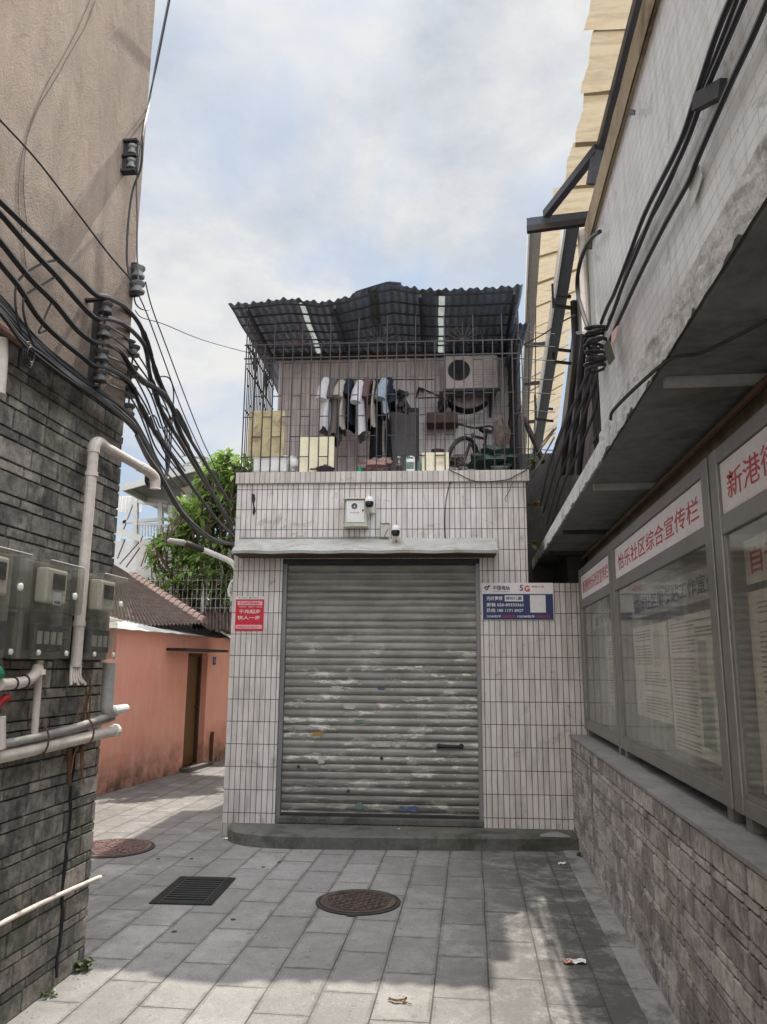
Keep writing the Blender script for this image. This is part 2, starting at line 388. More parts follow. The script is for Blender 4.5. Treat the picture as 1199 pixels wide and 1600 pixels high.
def mglass(name, tint=(0.8, 0.85, 0.83, 1), refl=0.25, rough=0.06, haze=0.12, hazecol=(0.3, 0.32, 0.3, 1)):
    """window or cover pane: see-through, a mirror share that grows at grazing angles, a film of dust"""
    m, t, p = newmat(name); v = tcoord(t)
    tr = N(t, 'ShaderNodeBsdfTransparent'); tr.inputs[0].default_value = tint
    gl = N(t, 'ShaderNodeBsdfGlossy'); gl.inputs['Roughness'].default_value = rough; gl.inputs[0].default_value = (0.9, 0.93, 0.92, 1)
    df = N(t, 'ShaderNodeBsdfDiffuse'); df.inputs[0].default_value = hazecol
    fr = N(t, 'ShaderNodeLayerWeight'); fr.inputs[0].default_value = 0.5
    f = math_(t, 'MINIMUM', math_(t, 'ADD', math_(t, 'MULTIPLY', math_(t, 'POWER', fr.outputs['Facing'], 3.5), 0.50), refl), 0.85)
    m1 = N(t, 'ShaderNodeMixShader'); lk(t, f, m1.inputs[0]); lk(t, tr.outputs[0], m1.inputs[1]); lk(t, gl.outputs[0], m1.inputs[2])
    m2 = N(t, 'ShaderNodeMixShader'); lk(t, math_(t, 'MULTIPLY', ramp(t, noise_(t, v, 2.5, 8, 0.7), 0.25, 0.75), haze * 2), m2.inputs[0])
    lk(t, m1.outputs[0], m2.inputs[1]); lk(t, df.outputs[0], m2.inputs[2])
    lk(t, m2.outputs[0], t.nodes['Material Output'].inputs[0]); return m

def mleaf(name, a, b, transl=0.35):
    m, t, p = newmat(name); r = rnd(t); c = mix(t, r, a, b)
    lk(t, c, p.inputs['Base Color']); p.inputs['Roughness'].default_value = 0.45; p.inputs['Specular IOR Level'].default_value = 0.4
    tr = N(t, 'ShaderNodeBsdfTranslucent'); lk(t, mix(t, 0.5, c, (0.25, 0.4, 0.05, 1)), tr.inputs[0]); ms = N(t, 'ShaderNodeMixShader'); ms.inputs[0].default_value = transl
    lk(t, p.outputs[0], ms.inputs[1]); lk(t, tr.outputs[0], ms.inputs[2]); lk(t, ms.outputs[0], t.nodes['Material Output'].inputs[0]); return m

def mplaster():
    m, t, p = newmat('rough_beige_plaster'); vec, s = sepc(t)
    c = mix(t, ramp(t, noise_(t, vec, 0.8, 7, 0.6), 0.3, 0.7), (0.245, 0.19, 0.15, 1), (0.37, 0.295, 0.235, 1))
    sv = tcoord(t, (3, 3, 0.7), rot=(R(35), 0, 0)); c = mix(t, math_(t, 'MULTIPLY', ramp(t, noise_(t, sv, 1.8, 8, 0.7), 0.42, 0.66), 0.5), c, (0.19, 0.155, 0.125, 1))
    rv = tcoord(t, (6, 6, 0.5)); c = mix(t, math_(t, 'MULTIPLY', ramp(t, noise_(t, rv, 1.4, 8, 0.7), 0.52, 0.7), 0.4), c, (0.17, 0.145, 0.12, 1))
    c = mix(t, math_(t, 'MULTIPLY', ramp(t, noise_(t, vec, 160, 3), 0.55, 0.7), 0.35), c, (0.24, 0.2, 0.16, 1))
    lk(t, c, p.inputs['Base Color']); p.inputs['Roughness'].default_value = 0.9; p.inputs['Specular IOR Level'].default_value = 0.15
    dv = tcoord(t, (1, 2.2, 1.0), rot=(R(-40), 0, 0))
    h = math_(t, 'ADD', noise_(t, vec, 130, 3), math_(t, 'MULTIPLY', noise_(t, dv, 3.0, 5, 0.6, 0.6), 3.5))
    lk(t, bump(t, h, 0.010, 0.75), p.inputs['Normal']); return m

def mshutter():
    m, t, p = newmat('galvanised_shutter'); vec, s = sepc(t)
    c = mix(t, ramp(t, noise_(t, vec, 3, 6, 0.6), 0.3, 0.7), (0.19, 0.185, 0.165, 1), (0.35, 0.34, 0.305, 1))
    hv = tcoord(t, (0.7, 1, 16)); c = mix(t, math_(t, 'MULTIPLY', ramp(t, noise_(t, hv, 2.0, 6, 0.6), 0.4, 0.7), 0.6), c, (0.095, 0.095, 0.085, 1))
    # remains of torn stickers: pale smears stretched along the slats, thicker in the middle band
    pv = tcoord(t, (1.2, 1, 4.6)); pn = ramp(t, noise_(t, pv, 2.6, 8, 0.78, 0.3), 0.535, 0.585)
    mr = N(t, 'ShaderNodeMapRange'); mr.inputs[1].default_value = 2.1; mr.inputs[2].default_value = 1.5; lk(t, s[2], mr.inputs[0])
    c = mix(t, math_(t, 'MULTIPLY', math_(t, 'MULTIPLY', pn, mr.outputs[0]), 0.8), c, (0.60, 0.57, 0.52, 1))
    c = mix(t, math_(t, 'MULTIPLY', ramp(t, noise_(t, vec, 7, 8, 0.8), 0.66, 0.74), 0.8), c, (0.11, 0.055, 0.03, 1))
    c = mix(t, math_(t, 'MULTIPLY', ramp(t, noise_(t, vec, 40, 5, 0.7), 0.6, 0.75), 0.5), c, (0.07, 0.07, 0.06, 1))
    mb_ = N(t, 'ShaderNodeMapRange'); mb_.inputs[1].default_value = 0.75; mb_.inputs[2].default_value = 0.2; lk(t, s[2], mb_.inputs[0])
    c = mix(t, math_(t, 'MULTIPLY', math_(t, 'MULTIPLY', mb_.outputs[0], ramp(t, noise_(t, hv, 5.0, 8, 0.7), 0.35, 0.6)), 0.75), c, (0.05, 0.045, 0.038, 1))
    lk(t, c, p.inputs['Base Color']); p.inputs['Metallic'].default_value = 0.35
    lk(t, math_(t, 'ADD', 0.38, math_(t, 'MULTIPLY', noise_(t, vec, 8), 0.3)), p.inputs['Roughness'])
    lk(t, bump(t, noise_(t, vec, 25, 4), 0.003, 0.5), p.inputs['Normal']); return m

def msalmon():
    m, t, p = newmat('salmon_render'); vec, s = sepc(t)
    c = mix(t, ramp(t, noise_(t, vec, 1.2, 6, 0.6), 0.3, 0.7), (0.78, 0.34, 0.24, 1), (0.85, 0.43, 0.33, 1))
    sv = tcoord(t, (5, 5, 0.8)); c = mix(t, math_(t, 'MULTIPLY', ramp(t, noise_(t, sv, 2.0, 7, 0.6), 0.5, 0.75), 0.4), c, (0.80, 0.58, 0.48, 1))
    # damp growth rising from the ground
    mr = N(t, 'ShaderNodeMapRange'); mr.inputs[1].default_value = 0.72; mr.inputs[2].default_value = 0.0; lk(t, s[2], mr.inputs[0])
    d = math_(t, 'MULTIPLY', math_(t, 'POWER', mr.outputs[0], 1.4), ramp(t, noise_(t, vec, 3.2, 9, 0.7), 0.3, 0.6))
    c = mix(t, math_(t, 'MULTIPLY', d, 1.0), c, (0.05, 0.055, 0.04, 1))
    lk(t, c, p.inputs['Base Color']); p.inputs['Roughness'].default_value = 0.85; p.inputs['Specular IOR Level'].default_value = 0.2
    lk(t, bump(t, noise_(t, vec, 60, 4), 0.003, 0.5), p.inputs['Normal']); return m

WT = (0.66, 0.63, 0.60, 1)
m_pav = mpaving()
m_tile = mtile('white_wall_tile', WT, (0.035, 0.028, 0.026, 1), 0.0535, 0.211, 0.0033, ga=0.48, pink=0.10, bv=.86)
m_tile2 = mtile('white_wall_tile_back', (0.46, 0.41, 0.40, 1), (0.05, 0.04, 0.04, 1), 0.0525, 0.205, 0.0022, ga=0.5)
m_capt = mtile('white_coping_tile', (0.52, 0.485, 0.45, 1), (0.035, 0.03, 0.025, 1), 0.0525, 0.30, 0.0024, ga=0.35)
m_rtile = mtile('small_grey_white_tile', (0.80, 0.80, 0.79, 1), (0.26, 0.26, 0.26, 1), 0.20, 0.052, 0.0016, along='v', ga=0.4, offset=0.5, pink=0.0, grime=(0.22, 0.22, 0.22, 1), bv=.93)
m_stoneL = mstone('grey_brown_cladding_stone', (0.12, 0.12, 0.115, 1), (0.22, 0.215, 0.195, 1), (0.38, 0.345, 0.30, 1), (0.10, 0.11, 0.06, 1), 0.6)
m_stoneR = mstone('pink_grey_cladding_stone', (0.22, 0.20, 0.19, 1), (0.34, 0.31, 0.295, 1), (0.48, 0.45, 0.41, 1), (0.20, 0.19, 0.12, 1), 0.35)
m_grout = mgrime('dark_joint_mortar', (0.075, 0.07, 0.062, 1), 0.95, var=0.5)
m_plaster = mplaster(); m_shut = mshutter(); m_salmon = msalmon()
m_conc = mgrime('weathered_concrete', (0.24, 0.23, 0.21, 1), 0.9, var=0.4, sc=3, dirt=(0.045, 0.05, 0.035, 1), dirtamt=0.85)
m_step = mgrime('damp_step_concrete', (0.135, 0.135, 0.12, 1), 0.85, var=0.4, sc=4, dirt=(0.03, 0.038, 0.022, 1), dirtamt=0.9)
m_coping = mgrime('grey_coping_concrete', (0.24, 0.235, 0.23, 1), 0.8, var=0.35, sc=4, dirt=(0.07, 0.07, 0.065, 1))
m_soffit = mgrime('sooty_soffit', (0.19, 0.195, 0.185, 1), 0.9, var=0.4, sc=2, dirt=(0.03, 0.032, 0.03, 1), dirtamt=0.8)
m_band = mgrime('rough_white_render', (0.64, 0.64, 0.63, 1), 0.85, var=0.35, sc=9, dirt=(0.13, 0.13, 0.13, 1), dirtamt=0.75, bscale=35, bd=0.01, bs=0.8)
m_cornice = mgrime('stained_ochre_render', (0.42, 0.34, 0.23, 1), 0.9, var=0.35, sc=4, dirt=(0.10, 0.065, 0.04, 1), dirtamt=0.85, bscale=40, bd=0.01, bs=0.8)
m_ochre = mgrime('ochre_ceramic_strip', (0.20, 0.165, 0.09, 1), 0.7, var=0.5, sc=8, dirt=(0.05, 0.045, 0.035, 1), dirtamt=0.7)
m_pvc = mgrime('aged_white_plastic', (0.62, 0.56, 0.50, 1), 0.45, var=0.18, sc=5, dirt=(0.25, 0.2, 0.14, 1), dirtamt=0.5, bd=0)
m_pvcg = mgrime('grey_plastic_pipe', (0.36, 0.35, 0.33, 1), 0.5, var=0.25, sc=6, dirt=(0.15, 0.13, 0.1, 1), bd=0)
m_wht = mgrime('white_enamel', (0.70, 0.70, 0.68, 1), 0.4, var=0.12, sc=8, dirt=(0.35, 0.3, 0.22, 1), dirtamt=0.35, bd=0)
m_cream = mgrime('cream_board', (0.78, 0.73, 0.52, 1), 0.7, var=0.1, sc=4, dirt=(0.55, 0.42, 0.2, 1), dirtamt=0.4)
m_stained = mgrime('stained_chipboard', (0.50, 0.43, 0.25, 1), 0.8, var=0.35, sc=12, dirt=(0.22, 0.13, 0.10, 1), dirtamt=1.0)
m_hood = mgrime('peeling_hood_paint', (0.42, 0.43, 0.40, 1), 0.55, .1, var=.3, sc=5, dirt=(0.20, 0.13, 0.10, 1), dirtamt=.75, stretch=(1, 1, 2))
m_boxgrey = mgrime('pale_grey_box_paint', (0.52, 0.49, 0.42, 1), 0.5, var=0.15, sc=6, dirt=(0.2, 0.17, 0.12, 1), dirtamt=0.5, bd=0)
m_blk = mgrime('black_rubber', (0.018, 0.018, 0.02, 1), 0.5, var=0.3, bd=0)
m_cable = mgrime('black_cable_sheath', (0.022, 0.022, 0.025, 1), 0.42, var=0.3, bd=0.001)
m_cgrey = mgrime('faded_grey_cable', (0.10, 0.10, 0.105, 1), 0.55, var=0.4, sc=12, bd=0.001)
m_insul = mgrime('dirty_porcelain', (0.085, 0.085, 0.08, 1), 0.35, var=0.5, sc=20, dirt=(0.02, 0.02, 0.02, 1), dirtamt=0.8, bd=0)
m_insul2 = mgrime('grey_porcelain', (0.22, 0.24, 0.23, 1), 0.3, var=0.4, sc=20, dirt=(0.04, 0.04, 0.04, 1), dirtamt=0.8, bd=0)
m_iron = mgrime('dark_painted_iron', (0.045, 0.045, 0.05, 1), 0.6, 0.3, var=0.4, dirt=(0.10, 0.045, 0.02, 1), dirtamt=0.6)
m_rust = mgrime('rusty_iron', (0.12, 0.07, 0.045, 1), 0.75, 0.2, var=0.5, sc=10, dirt=(0.05, 0.03, 0.02, 1))
m_steel = mgrime('grey_box_steel', (0.235, 0.23, 0.225, 1), 0.5, 0.35, var=0.2, sc=3, dirt=(0.13, 0.11, 0.08, 1), dirtamt=0.3, bd=0)
m_steelb = mgrime('blue_grey_beam_paint', (0.075, 0.085, 0.105, 1), 0.6, 0.1, var=0.3, sc=4)
m_steell = mgrime('pale_beam_paint', (0.30, 0.28, 0.26, 1), 0.6, 0.1, var=0.25, sc=4)
m_roof = mgrime('blue_grey_corrugated_sheet', (0.25, 0.305, 0.38, 1), 0.55, 0.2, var=0.35, sc=3, dirt=(0.12, 0.14, 0.16, 1), dirtamt=0.6)
m_skyl = mthin('translucent_strip', (0.23, 0.26, 0.25, 1), 0.6, dirt=(0.06, 0.065, 0.05, 1), sc=9, stretch=(1, 1, 1))
m_fibre = mthin('yellowed_fibre_sheet', (0.36, 0.31, 0.225, 1), 0.5, dirt=(0.13, 0.09, 0.05, 1), sc=2.6, stretch=(1.5, 8, 1))
m_glass = mglass('dusty_display_glass', (0.90, 0.89, 0.86, 1), refl=0.04, rough=0.05, haze=0.12, hazecol=(0.36, 0.345, 0.32, 1))
m_clear = mglass('clear_plastic_cover', (0.80, 0.80, 0.77, 1), refl=0.06, rough=0.12, haze=0.06, hazecol=(0.62, 0.59, 0.52, 1))
m_paper = mgrime('faded_paper', (0.80, 0.79, 0.72, 1), 0.85, var=0.12, sc=2, bd=0)
m_panelw = mgrime('white_sign_panel', (0.72, 0.68, 0.67, 1), 0.5, var=0.06, sc=3, dirt=(0.4, 0.33, 0.3, 1), dirtamt=0.25, bd=0)
m_red = mplain('red_lettering', (0.55, 0.035, 0.05, 1), 0.5)
m_ink = mplain('grey_ink', (0.09, 0.09, 0.10, 1), 0.8)
m_inkp = mgrime('faded_print_ink', (0.27, 0.27, 0.26, 1), 0.8, var=.5, sc=30, bd=0)
m_inkg = mgrime('green_print', (0.16, 0.24, 0.20, 1), 0.8, var=.5, sc=50, bd=0)
m_blue = mgrime('navy_sign_print', (0.028, 0.045, 0.13, 1), 0.5, var=0.2, bd=0)
m_posterred = mgrime('red_poster_print', (0.55, 0.022, 0.045, 1), 0.5, var=0.12, bd=0)
m_pink = mplain('pale_pink_print', (0.75, 0.45, 0.45, 1), 0.6)
m_wprint = mplain('white_print', (0.72, 0.72, 0.72, 1), 0.6)
m_bprint = mgrime('blue_print', (0.075, 0.115, 0.24, 1), 0.6, var=.5, sc=60, dirt=(.3, .3, .28, 1), dirtamt=.8, bd=0)
m_oprint = mgrime('orange_print', (0.42, 0.25, 0.05, 1), 0.6, var=.5, sc=60, bd=0)
m_wood = mgrime('dark_brown_wood', (0.07, 0.042, 0.03, 1), 0.65, var=0.4, stretch=(1, 1, 0.2))
m_door = mgrime('brown_door_panel', (0.17, 0.085, 0.03, 1), 0.55, var=0.35, stretch=(3, 3, 0.4), sc=5)
m_rtiles = mgrime('weathered_clay_tile', (0.105, 0.075, 0.062, 1), 0.9, var=0.55, sc=7, dirt=(0.035, 0.03, 0.026, 1), dirtamt=0.8)
m_ridge = mgrime('lime_washed_ridge', (0.38, 0.27, 0.23, 1), 0.9, var=0.4, sc=7, dirt=(0.08, 0.06, 0.05, 1), dirtamt=0.7)
m_bark = mgrime('grey_brown_bark', (0.11, 0.09, 0.07, 1), 0.9, var=0.5, sc=14, bd=0.006)
m_leaf = mleaf('plumeria_leaf', (0.055, 0.12, 0.03, 1), (0.25, 0.37, 0.10, 1), .42)
m_leafd = mleaf('dark_feathery_leaf', (0.03, 0.06, 0.03, 1), (0.07, 0.12, 0.05, 1), 0.25)
m_fern = mleaf('fern_leaf', (0.03, 0.055, 0.03, 1), (0.09, 0.11, 0.04, 1), 0.2)
m_dry = mleaf('dry_leaf', (0.13, 0.05, 0.03, 1), (0.25, 0.12, 0.06, 1), 0.2)
m_dark = mgrime('mottled_dark_wall', (0.05, 0.048, 0.045, 1), 0.9, var=0.5, sc=2)  # dark mottled base colour shared by walls, window and bottle label
m_bgwall = mgrime('pale_far_render', (0.40, 0.41, 0.39, 1), 0.85, var=0.25, sc=1.5, dirt=(0.2, 0.2, 0.18, 1), dirtamt=0.5)
m_bgsteel = mgrime('light_far_steel', (0.36, 0.38, 0.37, 1), 0.5, 0.2, var=0.15, bd=0)
m_greenroof = mgrime('grey_green_sheet_roof', (0.15, 0.18, 0.17, 1), 0.6, var=0.2, sc=1.5)
m_lid1 = mgrime('brown_cast_cover', (0.085, 0.062, 0.05, 1), 0.8, 0.2, var=0.4, sc=12, dirt=(0.16, 0.13, 0.1, 1))
m_lid2 = mgrime('red_brown_composite_cover', (0.16, 0.10, 0.09, 1), 0.9, var=0.5, sc=25, dirt=(0.09, 0.05, 0.045, 1), bscale=90, bd=0.006)
m_grate = mgrime('dark_grate_iron', (0.035, 0.037, 0.036, 1), 0.6, 0.3, var=0.4)
m_green = mplain('green_plastic', (0.02, 0.25, 0.13, 1), 0.4); m_redp = mplain('red_plastic', (0.3, 0.01, 0.015, 1), 0.4)
m_pinkp = mgrime('terracotta_edge_strip', (0.42, 0.25, 0.20, 1), 0.85, var=0.4, sc=12, dirt=(0.1, 0.08, 0.06, 1))
m_lens = mplain('camera_lens_black', (0.01, 0.012, 0.015, 1), 0.15)
def cloth(name, c): return mgrime(name, c, 0.95, var=0.22, sc=7, bscale=200, bd=0.001, spec=0.1, stretch=(1, 1, 0.5))

# ============================================================ THE SETTING
g = MB(); g.add([(-60, -20, 0), (60, -20, 0), (60, 90, 0), (-60, 90, 0)], [(0, 1, 2, 3)])
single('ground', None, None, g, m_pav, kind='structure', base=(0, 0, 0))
m_edge = mgrime('stained_edge_stone', (.27, .265, .255, 1), .85, var=.3, sc=5, dirt=(.05, .05, .042, 1), dirtamt=.9, bscale=120)
g = MB()
yy = -1.0
while yy < 7.3:
    g.box((0.775, yy + 0.004, 0.002), (0.915, yy + 0.596, 0.008)); yy += 0.6
single('pavement_edge', None, None, g, m_edge, kind='structure', base=(0.84, 0, 0))

def stones(u0, u1, z0, z1, pl, seed, tall=0.14, short=0.062, lt=(0.28, 0.46), gap=0.007, dep=0.014, ls=(.15, .2), vg=2.6):
    rg = random.Random(seed); mb = MB(); z = z0; k = 0
    while z < z1 - 0.02:
        h = tall if k % 2 == 0 else short
        h *= rg.uniform(0.94, 1.06)
        if z + h > z1 - 0.03: h = z1 - z
        u = u0 - rg.uniform(0, lt[1])
        while u < u1:
            l = rg.uniform(*(lt if k % 2 == 0 else ls)); a = max(u, u0) + gap * vg / 2; b = min(u + l, u1) - gap * vg / 2; u += l
            if b - a < 0.02: continue
            zz0 = z + gap / 2; zz1 = z + h - gap / 2; d = dep * rg.uniform(0.93, 1.07); e = 0.003
            mb.col = rg.random()
            o = [(a, zz0), (b, zz0), (b, zz1), (a, zz1)]
            i = [(a + e, zz0 + e), (b - e, zz0 + e), (b - e, zz1 - e), (a + e, zz1 - e)]
            j = lambda: rg.uniform(-0.001, 0.001)
            # a row of points along the face so that the split stone is not flat
            nseg = max(2, int((b - a) / 0.07)); vs = []
            for q in range(nseg + 1):
                f = q / nseg
                ub = a + e + (b - a - 2 * e) * f
                vs.append(pl(ub, zz0 + e + j(), d + rg.uniform(-.0012, .0012))); vs.append(pl(ub, zz1 - e + j(), d + rg.uniform(-.0012, .0012)))
            base = len(mb.v); mb.v += vs
            for q in range(nseg): mb.face((base + 2*q, base + 2*q + 2, base + 2*q + 3, base + 2*q + 1))
            ob = len(mb.v); mb.v += [pl(p[0] + j(), p[1] + j(), 0) for p in o]
            n = nseg
            mb.face([ob, ob + 1, base + 2*n] + [base + 2*q for q in range(n - 1, -1, -1)])
            mb.face([ob + 1, ob + 2, base + 2*n + 1, base + 2*n])
            mb.face([ob + 2, ob + 3, base + 1] + [base + 2*q + 1 for q in range(1, n + 1)])
            mb.face([ob + 3, ob, base, base + 1])
        z += h; k += 1
    return mb

# ============================================================ LEFT HOUSE (stone clad below, plaster above)
XL = -2.109
m_crack = mgrime('darkened_crack_render', (.17, .135, .11, 1), .95, var=.4)
core = MB().box((-7, -4, 0), (XL - 0.012, 4.355, 3.10))
clad = stones(-1.2, 4.372, 0.0, 3.10, lambda u, z, d: Vector((XL - 0.011 + d, u, z)), 3, tall=.100, short=.048, lt=(.24, .31), ls=(.15, .21), gap=.0055, dep=.010)
clad2 = stones(XL - 2.0, XL, 0.0, 3.10, lambda u, z, d: Vector((u, 4.356 + d, z)), 5, tall=.100, short=.048, lt=(.24, .31), ls=(.15, .21), gap=.0055, dep=.010)
clad.merge(clad2)
pls = MB().box((-7, -4, 3.10), (XL + 0.004, 4.345, 9.5), 0.01)
strip = MB().box((XL - 0.02, -2, 3.075), (XL + 0.022, 4.385, 3.105), 0.005)
crack = MB()
rr = random.Random(4)
for pts in ([(150, 0), (135, 40), (112, 80), (90, 120), (60, 170), (40, 225), (32, 262), (30, 320), (36, 370), (42, 420)],
            [(142, 0), (122, 45), (100, 88), (75, 130), (48, 195), (40, 240), (38, 300), (44, 360)]):
    crack.tube(cr_([onx(a, b, XL + 0.006) for a, b in pts], 4), 0.0016, 5)
weep = MB()
for pts in ([(94, 1085 + i * 22) for i in range(22)],):
    q = [onx(118 - i * 1.4 + rr.uniform(-2, 2), 1170 + i * 17, XL + 0.004) for i in range(22)]
    weep.tube(q, [0.010 * rr.uniform(0.5, 1.2) for _ in q], 6)
thing('plastered_house', 'tall house at left with bare beige plaster above grey brown stone cladding', 'house',
      [P('core_wall', core, m_grout), P('stone_cladding', clad, m_stoneL), P('plaster_wall', pls, m_plaster), P('edge_strip', strip, m_pinkp),
       P('hairline_crack', crack, m_crack), P('damp_seam', weep, m_blk)], base=(-4.5, 0, 0))

# ============================================================ CENTRE HOUSE
def wavez(u, v, amp=0.012, pitch=0.083): return amp * math.sin(2 * math.pi * u / pitch)
FRONT = [(-0.173, 5.425), (0.1, 5.43), (0.4, 5.465), (0.541, 5.466), (0.75, 5.43), (0.889, 5.419), (1.05, 5.45), (1.2, 5.50), (1.357, 5.56), (1.563, 5.615),
         (1.728, 5.585), (1.9, 5.54), (2.124, 5.526), (2.6, 5.53), (2.95, 5.55), (3.0, 5.575)]
def zf(u):
    for (a, za), (b, zb) in zip(FRONT, FRONT[1:]):
        if u <= b: return za + (zb - za) * max(0, (u - a)) / (b - a)
    return FRONT[-1][1]
def roofpt(a, b):
    u = -0.173 + a * 3.165; v = -0.06 + b * 4.4
    k = min(1, (v + 0.06) / 1.45); z = zf(u) * (1 - k) + (5.44 - 0.02 * u) * k - max(0, v - 1.45) * 0.06
    return (u + 0.004 * math.sin(9 * v), v + 0.02 * math.sin(u * 40) * (1 - k), z + wavez(u, v))
STR = [(0.585, 0.65), (1.355, 1.42), (2.095, 2.16)]
def skp(a, b):
    u = -0.173 + a * 3.165; v = -0.06 + b * 4.4
    return any(s0 < u < s1 for s0, s1 in STR) and 0.0 < v < 1.4
roof = MB().grid(340, 44, roofpt, skp)
skl = MB()
for s0, s1 in STR:
    a0 = (s0 + 0.173 - 0.012) / 3.165; a1 = (s1 + 0.173 + 0.012) / 3.165
    skl.grid(8, 20, lambda a, b: tuple(Vector(roofpt(a0 + (a1 - a0) * a, 0.005 + b * 0.34)) - Vector((0, 0, 0.008))))
ridge = MB()
ridge.grid(12, 10, lambda a, b: (1.20 + a * 0.50, -0.085 + b * 4.3, (5.512 + 0.112 * min(1, a / .72) ** .9 - 0.018 * max(0, a - .72) / .28) - 0.06 * b))
purl = MB()
for v in (0.0, 0.22, 0.44, 0.66, 0.88, 1.1, 1.3):
    ps = []
    for i in range(17):
        u = -0.15 + i * 3.1 / 16; k = (v + 0.06) / 1.45
        ps.append((u, v, zf(u) * (1 - k) + (5.44 - 0.02 * u) * k - 0.032))
    purl.tube(ps, 0.011, 4)
for u in (0.02, 0.98, 1.9, 2.9):
    purl.bar((u, -0.02, zf(u) - 0.06), (u, 1.42, 5.37), 0.03, 0.04)
facade = MB().prism([(0, 0.0), (0.504, 0.0), (0.504, 2.65), (2.485, 2.65), (2.485, 0.0), (3.56, 0.0), (3.56, 2.402), (2.96, 2.402), (2.96, 3.43), (0, 3.43)][::-1], 1, 0.0, 0.2)
body = MB().box((0.0, 0.2, 0.0), (2.96, 4.4, 3.43))
plinth = MB().box((-0.008, -0.008, 0), (0.506, 0.05, 0.118))
coping = MB().box((-0.012, -0.034, 3.43), (2.995, 0.125, 3.547), 0.004)
copside = MB().box((-0.012, 0.13, 3.43), (0.10, 1.4, 3.547), 0.004).box((2.86, 0.13, 3.43), (2.995, 1.4, 3.547), 0.004)
coping.merge(copside)
backroom = MB().box((0.09, 1.4, 3.43), (2.95, 4.3, 5.40))
beamb = MB().box((0.05, 1.33, 5.36), (2.98, 1.40, 5.40))
rext = MB().grid(26, 6, lambda a, b: (2.90 + a * .17, .10 + b * 1.35, 5.19 + .012 * math.sin(a * 20) + .03 * b))
sidecl = MB().grid(2, 50, lambda a, b: (2.955 + 0.008 * math.sin(b * 60), 0.35 + b * 1.05, 3.56 + a * 1.84))
# shutter with individual rolled slats
PITCH = 0.0725
def shut(a, b):
    z = 0.205 + b * 2.46; ph = (z % PITCH) / PITCH
    return (0.504 + a * 1.982, 0.108 - 0.019 * abs(math.sin(math.pi * ph)) ** 0.5 + 0.006 * math.sin(z * 1.7 + a * 3) , z)
sh = MB().grid(10, 33 * 8, shut)
rails = MB().box((0.506, 0.04, 0.12), (0.545, 0.13, 2.65)); rails2 = MB().box((2.445, 0.04, 0.12), (2.484, 0.13, 2.65))
botbar = MB().box((0.546, 0.075, 0.125), (2.444, 0.125, 0.205), 0.006)
hnd = MB()
p = HF.f(705, 1166, 0.075); hnd.tube([(p.x - 0.12, 0.07, p.z), (p.x + 0.11, 0.07, p.z - 0.004)], [0.020, 0.014], 8)
hnd.lathe([(0.02, 0), (0.026, 0.012), (0.012, 0.03)], (p.x - 0.11, 0.088, p.z), (0, -1, 0), 12).lathe([(0.02, 0), (0.026, 0.012), (0.012, 0.03)], (p.x + 0.10, 0.088, p.z), (0, -1, 0), 12)
lock = MB()
for a, b in ((597, 1185), (545, 1236), (467, 1198)):
    p = HF.f(a, b, 0.09); lock.lathe([(0.016, 0), (0.016, 0.012), (0.006, 0.014)], (p.x, 0.10, p.z), (0, -1, 0), 12)
threshold = MB().box((0.506, 0.0, 0.12), (2.483, 0.16, 0.175), 0.008)
lintelsh = MB().box((0.506, 0.02, 2.60), (2.483, 0.19, 2.648))
hood = MB()
hood.grid(26, 4, lambda a, b: (0.05 + a * 2.6, -0.002 - b * 0.30, 2.855 - b * 0.165 + 0.004 * math.sin(a * 31)))
hood.grid(26, 1, lambda a, b: (0.05 + a * 2.6, -0.302 + b * 0.004, 2.690 + 0.004 * math.sin(a * 31) - b * 0.028))
hood.add([(0.05, 0, 2.855), (0.05, 0, 2.70), (0.05, -0.302, 2.66), (0.05, -0.302, 2.69)], [(0, 1, 2, 3)]).add([(2.65, 0, 2.855), (2.65, 0, 2.70), (2.65, -0.302, 2.66), (2.65, -0.302, 2.69)], [(3, 2, 1, 0)])
hund = MB().box((0.07, -0.285, 2.655), (2.63, -0.004, 2.672))
# front grille: verticals every 10 cm, short ties staggered between pairs, three fans above
gr = MB(); bw = 0.011; v0 = 0.045
us = [0.02 + 0.1015 * i for i in range(30)]
for i, u in enumerate(us):
    gr.bar((u, v0, 3.547), (u + 0.003, v0, 4.98 + (0.30 if i % 3 == 0 else 0)), bw, bw)
for z in (4.83, 4.985): gr.bar((0.0, v0, z), (2.965, v0, z), bw, bw * 1.2)
for k, z in enumerate((3.73, 3.95, 4.17, 4.40, 4.77)):
    for i in range(len(us) - 1):
        if (i + k) % 2 == 0: gr.bar((us[i], v0, z), (us[i+1], v0, z), bw * .8, bw * .8)
for uc in (0.55, 1.47, 2.35):
    for q in range(1, 8):
        a = math.pi * q / 8; gr.bar((uc, v0, 4.99), (uc + 0.2 * math.cos(a), v0, 4.99 + 0.2 * math.sin(a)), .005, .005)
    gr.tube([(uc + 0.21 * math.cos(math.pi * q / 12), v0, 4.99 + 0.21 * math.sin(math.pi * q / 12)) for q in range(13)], 0.003, 4)
